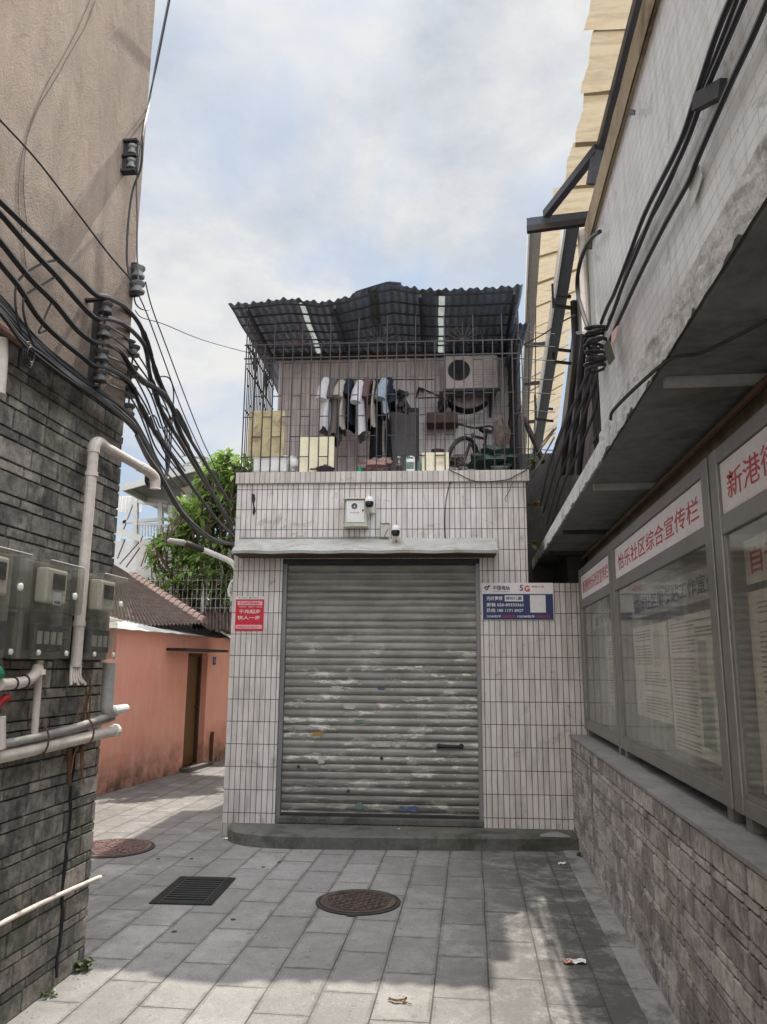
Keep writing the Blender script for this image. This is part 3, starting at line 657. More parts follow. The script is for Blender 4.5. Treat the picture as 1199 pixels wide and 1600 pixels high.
def sidegr(u):
    m = MB()
    vs = [0.09 + 0.072 * i for i in range(18)]
    for i, v in enumerate(vs): m.bar((u, v, 3.547), (u, v, 5.36 if i % 2 else 5.33), bw * .8, bw * .8)
    for z in (4.25, 4.98, 4.72): m.bar((u, 0.05, z), (u, 1.4, z), bw, bw)
    for c in (0.42, 0.98):
        for s_ in (-0.16, -0.08, 0.0, 0.08, 0.16): m.tube([(u, c, 4.73)] + [(u, c + s_ * k, 4.73 + 0.30 * k ** .7) for k in (.4, .7, 1.0)], .006, 4)
        m.tube([(u, c + 0.17 * math.cos(t * math.pi / 8), 5.02 + 0.17 * math.sin(t * math.pi / 8)) for t in range(9)], .006, 4)
    m.bar((u - .01, 0.05, 5.0), (u - .01, 1.35, 4.45), bw, bw)
    for i in range(0, 16, 2): m.bar((u, vs[i], 4.55 - 0.09 * (i % 4)), (u, vs[i+1], 4.55 - 0.09 * (i % 4)), bw, bw)
    return m
grl = sidegr(0.035); grr = sidegr(2.945)
hole = MB()
p0 = HF.f(397, 771); p1 = HF.f(397, 806)
hole.prism([(p0.x-.018, p0.z), (p0.x+.012, p0.z-.01), (p0.x+.022, p0.z-.06), (p0.x+.01, p0.z-.11), (p1.x+.022, p1.z+.05), (p1.x+.004, p1.z), (p1.x-.012, p1.z+.03), (p1.x-.006, p1.z+.1), (p1.x-.02, p1.z+.15)], 1, -0.004, 0.01)
thing('tiled_shop_house', 'narrow white tiled house with a closed roller shutter and caged terrace under corrugated roof', 'house', [
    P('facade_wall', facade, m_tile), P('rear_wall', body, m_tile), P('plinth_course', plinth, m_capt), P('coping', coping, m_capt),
    P('terrace_wall', backroom, m_tile2), P('wall_beam', beamb, m_iron), P('side_cladding', sidecl, m_roof),
    P('roof', roof, m_roof, subs=[P('skylight_strip', skl, m_skyl), P('ridge_cap', ridge, m_roof), P('purlins', purl, m_iron)], smooth=50), P('lower_roof_sheet', rext, m_roof, smooth=50),
    P('roller_shutter', sh, m_shut, subs=[P('guide_rail', rails, m_steel), P('guide_rail', rails2, m_steel), P('bottom_bar', botbar, m_iron), P('handle', hnd, m_blk), P('lock', lock, m_iron)], smooth=60),
    P('threshold', threshold, m_step), P('lintel', lintelsh, m_iron),
    P('door_hood', hood, m_hood, subs=[P('hood_underside', hund, m_rust)]),
    P('front_grille', gr, m_iron), P('side_grille', grl, m_iron), P('side_grille', grr, m_iron), P('broken_tile_gap', hole, m_blk)], fr=HF, base=(0, 0, 0))

# entrance step (worn rounded left end)
sp = [(-0.09 + 0.0, 0.0), (-0.03, -0.10)]
front = [gz(362, 1300), gz(370, 1313), gz(385, 1320), gz(405, 1324), gz(450, 1327), gz(620, 1329), gz(905, 1330)]
fl = [HF.loc(p) for p in front]
poly = [(0.03, 0.0), (0.03, -0.2)] 
poly = [(.085, -.002), (.085, -.10), (.12, -.22), (.20, -.33), (.33, -.42), (.5, -.47), (.75, -.495), (1.4, -.46), (2.1, -.42), (3.30, -.325), (3.30, -.002)]
def stepmb():
    mb = MB(); n = len(poly)
    outer = [(x, y, 0.0) for x, y in poly]; lip = [(x, y, 0.10) for x, y in poly]; top = []
    cx = 1.6
    for x, y in poly: top.append((x + (0.012 if x < 1 else 0), y + (0.014 if y < -0.01 else 0), 0.116))
    mb.v = [Vector(p) for p in outer + lip + top]
    for i in range(n - 1):
        mb.face((i, i+1, n+i+1, n+i)); mb.face((n+i, n+i+1, 2*n+i+1, 2*n+i))
    mb.face([2*n + i for i in range(n)]); return mb
single('entrance_step', 'low damp concrete step with rounded left end below the shutter', 'step', stepmb(), m_step, fr=HF)

# ---- stickers on the shutter, tiny torn paper remains (things one can peel off, grouped)
rr = random.Random(11)
STK = [(497, 1146, 20, 6, 'orange', m_oprint, 'orange torn sticker on the lower left of the shutter'), (597, 1076, 15, 5, 'blue', m_bprint, 'small blue stamped notice above the middle of the shutter'),
       (640, 1264, 30, 9, 'navy', m_bprint, 'blue sticker remains low on the shutter near the bottom bar'), (562, 1197 - 70, 18, 6, 'grey', m_inkg, 'faint greenish printed slip left of the shutter middle'),
       (648, 1163, 28, 8, 'white', m_pink, 'pale pink paper slip left of the black shutter handle'), (600, 1163, 52, 9, 'white', m_wprint, 'long white paper strip across the shutter middle'),
       (503, 1186, 14, 14, 'white', m_wprint, 'dripping white paper scrap in the lower left of the shutter'), (527, 1076, 22, 9, 'white', m_wprint, 'white paper scrap upper left of the shutter'),
       (548, 1104, 20, 9, 'white', m_wprint, 'white worn scrap just below the upper left paper scrap'), (487, 1018, 16, 8, 'cream', m_wprint, 'cream worn scrap high on the left of the shutter'),
       (730, 1057, 16, 9, 'yellow', m_cream, 'yellowed scrap on the right of the shutter'), (655, 1043, 16, 6, 'cream', m_cream, 'cream scrap in the upper middle right of the shutter'),
       (712, 1020, 16, 7, 'white', m_wprint, 'white outlined scrap high on the right of the shutter'), (562, 1259, 12, 10, 'teal', m_inkg, 'small teal sticker low in the shutter middle'),
       (615, 1149, 28, 6, 'white', m_wprint, 'thin white scrap above the long paper strip'), (664, 1199, 14, 6, 'white', m_wprint, 'small white printed slip low right of the middle'),
       (562, 897, 14, 2, 'mint', m_inkg, 'tiny pale mark near the top of the shutter')]
m_scrap = mgrime('torn_paper_remains', (0.50, 0.48, 0.44, 1), 0.9, var=.35, sc=30, dirt=(.2, .2, .18, 1), dirtamt=.9, bd=0)
for a, b, w_, h_, _, mt, lb in STK:
    if mt is m_wprint or mt is m_pink: mt = m_scrap
    p = HF.f(a, b, 0.088); mb = MB(); n = 22; W_ = w_ / 155; H_ = h_ / 165
    poly2 = []
    for q in range(n):
        t = 2 * math.pi * q / n; k = rr.uniform(0.62, 1.08)
        poly2.append((p.x + math.copysign(abs(math.cos(t)) ** .45, math.cos(t)) * W_ / 2 * k, p.z + math.copysign(abs(math.sin(t)) ** .45, math.sin(t)) * H_ / 2 * k))
    mb.prism(poly2[::-1], 1, 0.0870, 0.0890)
    single('torn_sticker', lb, 'sticker', mb, mt, group='torn stickers and paper remains on the roller shutter', fr=HF)

# ---- posters and signs on the front wall
def hbox(x0, x1, z0, z1, v0, v1, bev=0.0): return MB().box((x0, v0, z0), (x1, v1, z1), bev)
UX, UZ = (1, 0, 0), (0, 0, 1)
def tx(body, h, u, z, v, width=None, bold=0.0): return text_mb(body, h, (u, v, z), UX, UZ, 0.0, width, bold)
a = HF.f(370, 932); b = HF.f(412, 986); u0, u1, z1, z0 = a.x, b.x, a.z, b.z; w = u1 - u0; h = z1 - z0
red = hbox(u0, u1, z0, z1 - 0.085 * h, -0.006, -0.002); wh = hbox(u0, u1, z1 - 0.083 * h, z1, -0.006, -0.002)
pk = hbox(u0 + .06*w, u1 - .06*w, z0 + .745*h, z0 + .865*h, -0.008, -0.0062).merge(hbox(u0 + .03*w, u1 - .05*w, z0 + .065*h, z0 + .175*h, -0.008, -0.0062))
t1 = tx('千兆起步', .115*h, u0 + .12*w, z0 + .505*h, -0.008, .76*w, 0.015).merge(tx('快人一步', .115*h, u0 + .08*w, z0 + .325*h, -0.008, .8*w, 0.015))
t1.merge(tx('· 1000M · 1000M · 500M', .035*h, u0 + .08*w, z0 + .68*h, -0.008, .85*w))
t2 = tx('千兆宽带领航', .075*h, u0 + .13*w, z0 + .765*h, -0.0095, .72*w, .01).merge(tx('咨询热线 020-89333361', .06*h, u0 + .07*w, z0 + .085*h, -0.0095, .8*w, .01))
t3 = tx('● 中国电信  ♥ 天翼宽带  5G', .038*h, u0 + .1*w, z1 - .06*h, -0.008, .82*w)
thing('red_poster', 'small red poster with white characters on the left tiled pillar', 'poster', [P('red_field', red, m_posterred), P('header_strip', wh, m_wprint), P('text_panel', pk, m_pink),
      P('white_lettering', t1, m_wprint), P('red_lettering', t2, m_red), P('header_lettering', t3, m_ink)], fr=HF)

a = HF.f(753, 911); b = HF.f(867, 969); u0, u1, z1, z0 = a.x, b.x, a.z, b.z; w = u1 - u0; h = z1 - z0
brd = hbox(u0, u1, z0, z1, -0.012, -0.002, .002)
blu = hbox(u0 + .012*w, u1 - .012*w, z0 + .01*h, z0 + .70*h, -0.014, -0.0122)
hi = hbox(u0 + .32*w, u0 + .575*w, z0 + .50*h, z0 + .66*h, -0.016, -0.0142)
qr = hbox(u0 + .67*w, u0 + .885*w, z0 + .20*h, z0 + .67*h, -0.016, -0.0142)
tl = tx('光纤宽带', .12*h, u0 + .065*w, z0 + .52*h, -0.016, .225*w, .02).merge(tx('报装 020-89333361', .105*h, u0 + .065*w, z0 + .355*h, -0.016, .51*w, .02)).merge(tx('热线 180 1171 8427', .105*h, u0 + .065*w, z0 + .205*h, -0.016, .51*w, .02))
tl.merge(tx('200M包年', .075*h, u0 + .065*w, z0 + .06*h, -0.016, .2*w, .01)).merge(tx('1000M包年', .075*h, u0 + .49*w, z0 + .06*h, -0.016, .24*w, .01))
tr_ = tx('500元/年', .075*h, u0 + .29*w, z0 + .06*h, -0.016, .17*w, .02).merge(tx('1200元/年', .075*h, u0 + .75*w, z0 + .06*h, -0.016, .19*w, .02))
tb = tx('限时优惠', .10*h, u0 + .34*w, z0 + .53*h, -0.0175, .215*w, .02); tbn = (tx('中国电信', .13*h, u0 + .16*w, z0 + .80*h, -0.014, .235*w, .02)).merge(tx('CHINA TELECOM', .03*h, u0 + .16*w, z0 + .745*h, -0.014, .235*w))
lg = MB().tube([(u0 + .04*w, -.014, z0 + .87*h), (u0 + .065*w, -.014, z0 + .90*h), (u0 + .09*w, -.014, z0 + .885*h), (u0 + .12*w, -.014, z0 + .93*h)], .006, 5).tube([(u0 + .10*w, -.014, z0 + .93*h), (u0 + .085*w, -.014, z0 + .84*h), (u0 + .07*w, -.014, z0 + .80*h), (u0 + .055*w, -.014, z0 + .85*h)], .005, 5)
t5 = tx('5', .17*h, u0 + .53*w, z0 + .78*h, -0.014, .05*w, .03); t5r = tx('G', .17*h, u0 + .595*w, z0 + .76*h, -0.014, .075*w, .03).merge(tx('天翼', .06*h, u0 + .79*w, z0 + .87*h, -.014, .08*w))
t5k = tx('智能', .06*h, u0 + .70*w, z0 + .87*h, -.014, .08*w)
thing('telecom_sign', 'white and navy telephone advert board with 5G on the right tiled pillar', 'sign', [P('board', brd, m_panelw), P('navy_field', blu, m_blue), P('white_field', hi.merge(qr), m_wprint),
      P('white_lettering', tl, m_wprint), P('pink_lettering', tr_, m_red), P('blue_lettering', tb, m_blue), P('maker_name', tbn, m_blue), P('emblem', lg, m_blue), P('numeral', t5, m_bprint), P('red_letter', t5r, m_red), P('small_lettering', t5k, m_ink)], fr=HF)

# ---- junction box, cameras
a = HF.f(542, 784); b = HF.f(576, 825); u0, u1, z1, z0 = a.x, b.x, a.z, b.z
bx = hbox(u0 + .01, u1 - .005, z0 + .01, z1 - .005, -0.13, -0.002, .004); dr = hbox(u0 + .02, u1 - .028, z0 + .035, z1 - .02, -0.138, -0.131, .003)
rf = hbox(u0 - .015, u1 + .01, z1 - .003, z1 + .006, -0.155, 0.0); bt = hbox(u0 - .008, u1 + .005, z0 - .006, z0 + .008, -0.145, 0.0)
em = MB().lathe([(.03, 0), (.03, .003), (.018, .004), (.018, .0035), (.001, .0035)], ((u0+u1)/2 - .015, -0.1385, z0 + .2), (0, -1, 0), 20)
emw = MB().prism([(u0 + .091, z0 + .186), (u0 + .108, z0 + .186), (u0 + .1, z0 + .206)], 1, -.1445, -.1425)
tx1 = tx('公共安全视频', .014, u0 + .052, z0 + .125, -.1395, .10); kn = MB().lathe([(.009, 0), (.009, .012)], (u1 - .042, -.138, z0 + .155), (0, -1, 0), 10)
thing('electrical_cabinet', 'small pale grey steel cabinet with a round emblem above the door hood', 'cabinet', [P('case', bx, m_boxgrey), P('door', dr, m_wht, subs=[P('knob', kn, m_iron), P('emblem', em, m_ink, subs=[]), P('emblem_star', emw, m_wprint), P('lettering', tx1, m_red)]),
      P('top_lip', rf, m_boxgrey), P('bottom_lip', bt, m_boxgrey)], fr=HF)
def camera_dome(px, py, s, label, wm, arm):
    p = HF.f(px, py, -0.16); x, z = p.x, p.z
    cap = MB().lathe([(.001, .055), (.022, .052), (.036, .038), (.043, .018), (.043, .0)], (x, -.16, z), (0, 0, 1), 20)
    ball = MB().lathe([(.041, 0), (.042, -.02), (.039, -.04), (.028, -.055), (.001, -.06)], (x, -.16, z), (0, 0, 1), 20)
    lens = MB().lathe([(.016, 0), (.016, .008), (.006, .010)], (x, -.198, z - .022), (0, -1, 0), 14)
    br = MB(); br.tube(cr_(arm(x, z), 5), .014, 8)
    pl = MB().box((x - .03 + s, -.012, z - .09), (x + .03 + s, -.001, z - .02), .003)
    thing('security_camera', label, 'camera', [P('cap', cap, m_wht), P('dome', ball, m_lens, subs=[P('lens', lens, m_blk)]), P('bracket', br, m_boxgrey), P('wall_plate', pl, m_boxgrey)], group='security cameras on the tiled wall', fr=HF)
camera_dome(578, 784, .02, 'black and white dome camera at the top right of the steel cabinet', m_wht, lambda x, z: [(x, -.16, z - .04), (x + .01, -.15, z - .09), (x + .018, -.08, z - .10), (x + .02, -.01, z - .07)])
camera_dome(619, 829, 0, 'black and white dome camera standing just above the door hood', m_wht, lambda x, z: [(x, -.16, z - .05), (x + .002, -.13, z - .085), (x, -.06, z - .085), (x, -.01, z - .06)])
a = HF.f(596, 820); b = HF.f(609, 840)
jb = hbox(a.x, b.x, b.z, a.z, -.045, -.002, .004)
jl = hbox(a.x - .004, b.x + .004, a.z, a.z + .006, -.05, -.001); jc = MB().tube([((a.x+b.x)/2, -.047, b.z + .002), ((a.x+b.x)/2 + .01, -.047, b.z + .04), ((a.x+b.x)/2 + .03, -.047, b.z + .08)], .004, 5)
thing('junction_box', 'small cream junction box with a cracked lid beside the lower camera', 'box', [P('case', jb, m_boxgrey), P('lid_edge', jl, m_iron), P('crack', jc, m_ink)], fr=HF)
wr = MB().tube(cr_([HF.f(*q, -0.012) for q in ((745, 740), (722, 745), (706, 752), (698, 780), (696, 815), (697, 842))], 5), .0045, 6)
single('hanging_wire', 'thin dark wire running down the tiles right of the cameras', 'wire', wr, m_cable, fr=HF, group='wires on the tiled house')
wr = MB().tube(cr_([HF.f(*q, -0.045) for q in ((700, 733), (716, 740), (745, 752), (790, 750), (808, 742), (824, 734))], 5), .0045, 6)
single('hanging_wire', 'thin dark wire looped over the coping at the upper right', 'wire', wr, m_cable, fr=HF, group='wires on the tiled house')
wr = MB().tube(cr_([HF.f(*q, -0.012) for q in ((800, 756), (797, 766), (790, 778), (792, 784))], 5), .003, 6)
single('hanging_wire', 'short grey wire end hanging below the coping at the right', 'wire', wr, m_cgrey, fr=HF, group='wires on the tiled house')
wr = MB().tube(cr_([HF.f(*q, -0.31) for q in ((376, 851), (440, 850), (540, 849), (600, 846))], 5), .004, 6)
single('hanging_wire', 'long pale wire lying along the top of the door hood', 'wire', MB().tube([(0.06, -.012, 2.866), (0.8, -.014, 2.864), (1.5, -.012, 2.868)], .006, 6), m_pvcg, fr=HF, group='wires on the tiled house')

# ---- things on the caged terrace (house frame)
def F3(px, py, v): return HF.f(px, py, v)
ZR = F3(590, 592, 0.7).z
rod = MB().tube([(0.9, 0.7, ZR), (1.6, 0.7, ZR - .012), (2.05, 0.7, ZR - .02)], .008, 8)
single('drying_rod', 'thin metal drying rod holding the row of washing on the terrace', 'rod', rod, m_iron, fr=HF)
def garment(kind, pxc, w_px, top, bot, v, depth, col, label, sleeves=True, seed=0, hem=0.0):
    rg = random.Random(seed); p = F3(pxc, top, v); q = F3(pxc, bot, v); x = p.x; zt = min(p.z, ZR - .01); zb = q.z; hw = w_px / 152 / 2
    mb = MB(); nr = 22; n = 26; ph = rg.uniform(0, 6)
    for j in range(nr + 1):
        t = j / nr; z = zt - 0.02 + (zb - zt + 0.02) * t + 0.0
        sh_ = min(1, (t * (zt - zb)) / 0.09); b = depth * (0.10 + 0.90 * sh_ ** .6); a = hw * (0.35 + 0.65 * min(1, t * 3)) * (1 + 0.15 * t)
        for k in range(n):
            th = 2 * math.pi * k / n; fold = 1 + (0.10 + 0.22 * t) * math.sin(5 * th + ph + 2 * t) * min(1, t * 3)
            zz = z + (0.02 * math.sin(3 * th + ph) + hem * math.cos(th)) * t
            mb.v.append(Vector((x + a * fold * math.cos(th) + 0.012 * math.sin(4 * t + ph), v + b * math.sin(th) * (1 + .06 * math.sin(9 * t + ph)), zz)))
    for j in range(nr):
        for k in range(n):
            k2 = (k + 1) % n; mb.face((j*n+k, (j+1)*n+k, (j+1)*n+k2, j*n+k2))
    mb.face([k for k in range(n)]) if True else None
    parts = []
    hg = MB().tube([(x, v - depth * .8, zt - .07), (x, v, zt - .005), (x, v + depth * .8, zt - .07)], .006, 6).tube([(x, v, zt - .005), (x, v, zt + .03), (x + .01, v + .02, ZR + .03), (x, v + .03, ZR + .012)], .003, 5)
    sl = []
    if sleeves:
        for s_ in (-1, 1):
            m = MB(); L_ = 0.30 if sleeves is True else sleeves
            m.tube([(x + .0, v + s_ * depth * .75, zt - .06), (x - .02 + s_*.01, v + s_ * (depth * .98), zt - .06 - L_ * .5), (x - .03 + s_*.015, v + s_ * (depth * 1.08), zt - .06 - L_)], [.045, .06, .062], 10)
            sl.append(P('sleeve', m, col, smooth=60))
    thing(kind, label, 'garment', [P('cloth', mb, col, smooth=60), P('hanger', hg, m_pvcg)] + sl, group='washing hung on the terrace rod', fr=HF)
c_w = cloth('white_cotton', (0.56, 0.56, 0.58, 1)); c_g = cloth('striped_grey_cotton', (0.14, 0.125, 0.12, 1)); c_n = cloth('navy_cotton', (0.022, 0.03, 0.045, 1))
c_b = cloth('beige_cotton', (0.42, 0.39, 0.33, 1)); c_k = cloth('black_cotton', (0.012, 0.014, 0.016, 1)); c_l = cloth('light_blue_cotton', (0.30, 0.36, 0.42, 1)); c_m = cloth('maroon_cotton', (0.16, 0.09, 0.09, 1))
garment('hung_shirt', 514, 17, 593, 676, .66, .20, c_w, 'white short sleeved shirt, leftmost of the hanging washing', .26, 1)
garment('hung_shirt', 526, 16, 592, 688, .72, .22, c_g, 'dark grey striped shirt behind the leftmost white shirt', .24, 2)
garment('hung_shirt', 538, 10, 596, 674, .66, .18, c_b, 'narrow off white shirt beside the striped grey shirt', .2, 3)
garment('hung_shirt', 551, 13, 593, 668, .72, .20, c_n, 'dark navy shirt tapering to a point, fourth on the rod', .2, 4)
garment('hung_shirt', 566, 15, 597, 684, .64, .20, c_w, 'long pale grey shirt in the middle of the washing', .26, 5, .02)
garment('hung_shirt', 578, 15, 592, 664, .70, .20, c_m, 'short maroon shirt showing behind the long pale shirt', .24, 6)
garment('hung_shirt', 586, 7, 593, 672, .60, .20, c_b, 'slim beige shirt in front of the black dress', False, 7)
garment('hung_dress', 591, 16, 592, 722, .74, .20, c_k, 'very long black garment reaching almost to the coping', .3, 8)
garment('hung_shirt', 603, 10, 594, 652, .62, .20, c_l, 'light blue shirt between the two dark garments', .24, 9)
garment('hung_shirt', 611, 14, 592, 636, .70, .20, c_n, 'short dark shirt, rightmost of the hanging washing', .2, 10)
garment('hung_trousers', 609, 9, 648, 718, .78, .12, c_k, 'narrow black trousers hanging right of the long black garment', False, 12)

def fbox(px0, py0, px1, py1, v0, v1, bev=0.004):
    a = F3(px0, py0, v0); b = F3(px1, py1, v0); return MB().box((a.x, v0, b.z), (b.x, v1, a.z), bev)
ZC = 3.432
# things that stand on the terrace floor or coping start at floor height
def stand(px0, py0, px1, v0, v1, zb=3.548, bev=.004):
    a = F3(px0, py0, v0); b = F3(px1, py0, v0); return MB().box((a.x, v0, zb), (b.x, v1, a.z), bev)
single('stained_board', 'large stained yellow board leaning inside the left corner of the grille', 'board', fbox(390, 642, 444, 713, .075, .095), m_stained, fr=HF)
single('cream_board', 'clean cream coloured panel standing in the left half of the terrace', 'board', stand(468, 683, 523, .095, .125), m_cream, fr=HF)
m = fbox(397, 713, 448, 737, .09, .34, .02); p = m.bounds(); m2 = MB().box((p[0] - .008, p[2] - .008, p[5] - .02), (p[1] + .008, p[3] + .008, p[5] + .006), .005)
thing('storage_tub', 'white plastic tub with a lid at the left end of the coping', 'tub', [P('body', m, m_wht), P('lid', m2, m_wht)], fr=HF)
def blob(px, py, v, rx, ry, rz, seed, amp=.18, sx=1):
    c = F3(px, py, v); mb = MB(); rg = random.Random(seed); off = Vector((seed * 3.1, 0, 0))
    n = 20; k = 12
    def fn(a, b):
        th = 2 * math.pi * a; ph = math.pi * (b - .5)
        d = Vector((math.cos(th) * math.cos(ph), math.sin(th) * math.cos(ph), math.sin(ph))); s_ = 1 + amp * 2 * noise.noise(d * 2.2 + off)
        return (c.x + d.x * rx * s_, c.y + d.y * ry * s_, c.z + d.z * rz * s_)
    return mb.grid(n, k, fn)
single('plastic_bag', 'pale translucent plastic bag beside the white tub', 'bag', blob(457, 726, .2, .085, .07, .085, 3, .3), m_wht, fr=HF, smooth=True)
p = F3(509, 731, .07)
pot = MB().lathe([(.03, -.035), (.075, -.03), (.098, .012), (.103, .018), (.095, .018), (.07, -.02), (.001, -.022)], (p.x, .07, 3.587), (0, 0, 1), 24)
lid = MB().lathe([(.094, .0), (.06, .02), (.02, .028), (.02, .04), (.001, .042)], (p.x, .07, 3.607), (0, 0, 1), 20)
ph_ = MB().tube([(p.x - .16, .06, 3.60), (p.x - .1, .07, 3.602)], .009, 8)
thing('cooking_pot', 'small dark lidded pot with a handle on the coping', 'pot', [P('bowl', pot, m_iron), P('lid', lid, m_iron), P('handle', ph_, m_blk)], fr=HF)
p = F3(562, 733, .08); single('green_cup', 'small green plastic cup on the coping below the long black garment', 'cup', MB().lathe([(.026, 0), (.033, .075), (.030, .075), (.024, .01), (.001, .01)], (p.x, .08, 3.548), (0, 0, 1), 16), m_green, fr=HF)
single('cloth_bundle', 'dull pink cloth bundle lying behind the green cup', 'bundle', blob(588, 727, .3, .17, .1, .07, 9, .35), cloth('dull_pink_cloth', (0.33, 0.21, 0.19, 1)), fr=HF, smooth=True)
p = F3(624, 733, .08)
thing('clear_bottle', 'slim clear bottle with a white cap on the coping', 'bottle', [P('body', MB().lathe([(.028, 0), (.032, .01), (.032, .11), (.014, .15), (.013, .165)], (p.x, .08, 3.548), (0, 0, 1), 16), m_clear),
      P('label_band', MB().lathe([(.033, .03), (.033, .075)], (p.x, .08, 3.548), (0, 0, 1), 16), m_dark), P('cap', MB().lathe([(.016, .166), (.016, .19)], (p.x, .08, 3.548), (0, 0, 1), 12), m_wht)], fr=HF)
p = F3(643, 733, .09)
thing('liquid_jug', 'square white and green jug with a carry handle on the coping', 'jug', [P('body', MB().box((p.x - .062, .05, 3.548), (p.x + .05, .14, 3.70), .014), m_wht),
      P('label', MB().box((p.x - .045, .046, 3.59), (p.x + .03, .0495, 3.66)), m_inkg), P('handle', MB().tube(cr_([(p.x - .05, .095, 3.70), (p.x - .03, .095, 3.728), (p.x + .02, .095, 3.728), (p.x + .035, .095, 3.70)], 4), .009, 8), m_wht), P('cap', MB().lathe([(.016, 0), (.016, .03)], (p.x - .025, .075, 3.70), (0, 0, 1), 10), m_green)], fr=HF)
p = F3(656, 734, .09)
single('green_bottle', 'narrow dark green bottle beside the square jug', 'bottle', MB().lathe([(.022, 0), (.024, .01), (.024, .10), (.010, .14), (.010, .17), (.001, .171)], (p.x, .1, 3.548), (0, 0, 1), 12), m_inkg, fr=HF)
cart = stand(660, 707, 702, .06, .2); b_ = cart.bounds()
m = tx('水果', .05, b_[0] + .12, b_[4] + .075, .058, .1)
thing('cream_carton', 'cream cardboard carton with faint red print on the coping', 'carton', [P('body', cart, m_cream), P('print', m, m_pink)], fr=HF)
m_accase = mgrime('dusty_pinkish_case_paint', (0.42, 0.37, 0.35, 1), 0.6, var=.2, dirt=(.2, .17, .15, 1))
# air conditioner on the back wall
a = F3(697, 556, 1.08); b = F3(779, 606, 1.08)
acb = MB().box((a.x, 1.08, b.z), (b.x, 1.36, a.z), .012); c = F3(718, 578, 1.07)
fan = MB().lathe([(.132, 0), (.132, .006), (.12, .006), (.12, .001), (.001, .001)], (c.x, 1.079, c.z), (0, -1, 0), 32)
grd = MB()
for k in range(1, 7): grd.tube([(c.x + .019 * k * math.cos(2*math.pi*q/24), 1.068, c.z + .019 * k * math.sin(2*math.pi*q/24)) for q in range(25)], .0022, 4)
for k in range(8):
    t = math.pi * k / 8; grd.tube([(c.x - .125 * math.cos(t), 1.068, c.z - .125 * math.sin(t)), (c.x + .125 * math.cos(t), 1.068, c.z + .125 * math.sin(t))], .002, 4)
lv = MB()
for k in range(7): lv.box((c.x + .18, 1.072, b.z + .05 + k * .03), (b.x - .03, 1.079, b.z + .062 + k * .03))
thing('air_conditioner', 'beige outdoor air conditioner unit with a round fan on the back wall of the terrace', 'air conditioner', [P('case', acb, m_accase), P('fan', fan, m_blk, subs=[P('fan_guard', grd, m_iron)]), P('louvre', lv, m_accase)], fr=HF)
br = MB(); z = b.z - .004
for u in (a.x + .08, b.x - .08): br.bar((u, 1.06, z - .015), (u, 1.395, z - .015), .025, .03).bar((u, 1.385, z - .02), (u, 1.385, z - .26), .025, .02).bar((u, 1.08, z - .03), (u, 1.38, z - .25), .02, .02)
br.bar((a.x - .03, 1.09, z - .015), (b.x + .02, 1.09, z - .015), .03, .03)
single('wall_bracket', 'dark steel bracket frame carrying the air conditioner', 'bracket', br, m_iron, fr=HF)
sl = MB().grid(16, 6, lambda q, r: (a.x + .02 + q * .48, 1.12 + r * .2, z - .12 - .11 * math.sin(math.pi * q) ** .8 + .01 * math.sin(r * 5)))
single('sagging_cloth', 'dark cloth sagging like a hammock under the air conditioner bracket', 'cloth', sl, m_iron, fr=HF)
a = F3(612, 643, 1.35); b = F3(650, 712, 1.35)
m_screen = mgrime('grey_insect_screen', (.13, .125, .12, 1), .8, var=.3)
thing('screen_door', 'dark screen door in the back wall of the terrace', 'door', [P('panel', MB().box((a.x, 1.365, 3.432), (b.x, 1.397, a.z)), m_screen), P('frame', MB().bar((a.x - .02, 1.37, 3.44), (a.x - .02, 1.37, a.z + .02), .04, .04).bar((b.x + .02, 1.37, 3.44), (b.x + .02, 1.37, a.z + .02), .04, .04).bar((a.x - .04, 1.37, a.z + .02), (b.x + .04, 1.37, a.z + .02), .04, .04), m_iron)], fr=HF)
single('patterned_cloth', 'dark patterned cloth bunched on the wall right of the washing', 'cloth', blob(627, 617, .9, .075, .05, .05, 21, .5).merge(blob(631, 634, .9, .06, .05, .085, 22, .5)), m_iron, fr=HF, smooth=True)
arm = MB().tube([F3(656, 606, 1.38), F3(690, 620, 1.0)], .012, 6).tube([F3(650, 622, 1.38), F3(656, 606, 1.38), F3(662, 612, 1.2)], .014, 6).tube([F3(654, 622, 1.3), F3(690, 621, 1.0)], .008, 6)
single('metal_bracket', 'folding metal arm sticking out of the wall left of the air conditioner', 'bracket', arm, m_iron, fr=HF)
shf = fbox(667, 644, 716, 660, 1.1, 1.35, .01); bag = blob(692, 632, 1.2, .05, .06, .1, 31, .4)
thing('wall_shelf', 'dark wooden wall shelf with a cloth bag hooked above it', 'shelf', [P('board', shf, m_wood), P('hook_strip', MB().bar(F3(690, 612, 1.36), F3(690, 645, 1.36), .05, .02), m_wood)], fr=HF)
single('hanging_bag', 'dark cloth bag hanging above the wall shelf', 'bag', bag, m_iron, fr=HF, smooth=True)
# wooden chair
ch = []
a = F3(674, 655, .8); b = F3(700, 705, .8)
ch.append(P('backrest', MB().grid(6, 10, lambda q, r: (a.x + q * .15, .95 - .04 * math.sin(math.pi * q), 4.05 - r * .36)), m_wood))
ch.append(P('seat', MB().box((a.x - .02, .6, 3.84), (a.x + .36, .98, 3.87), .01), m_wood))
for i, j in ((0, .62), (.32, .62), (0, .95), (.32, .95)): ch.append(P('leg', MB().bar((a.x + i, j, 3.432), (a.x + i, j, 3.84), .035, .035), m_wood))
thing('wooden_chair', 'dark red brown wooden chair behind the cream carton', 'chair', ch, fr=HF)
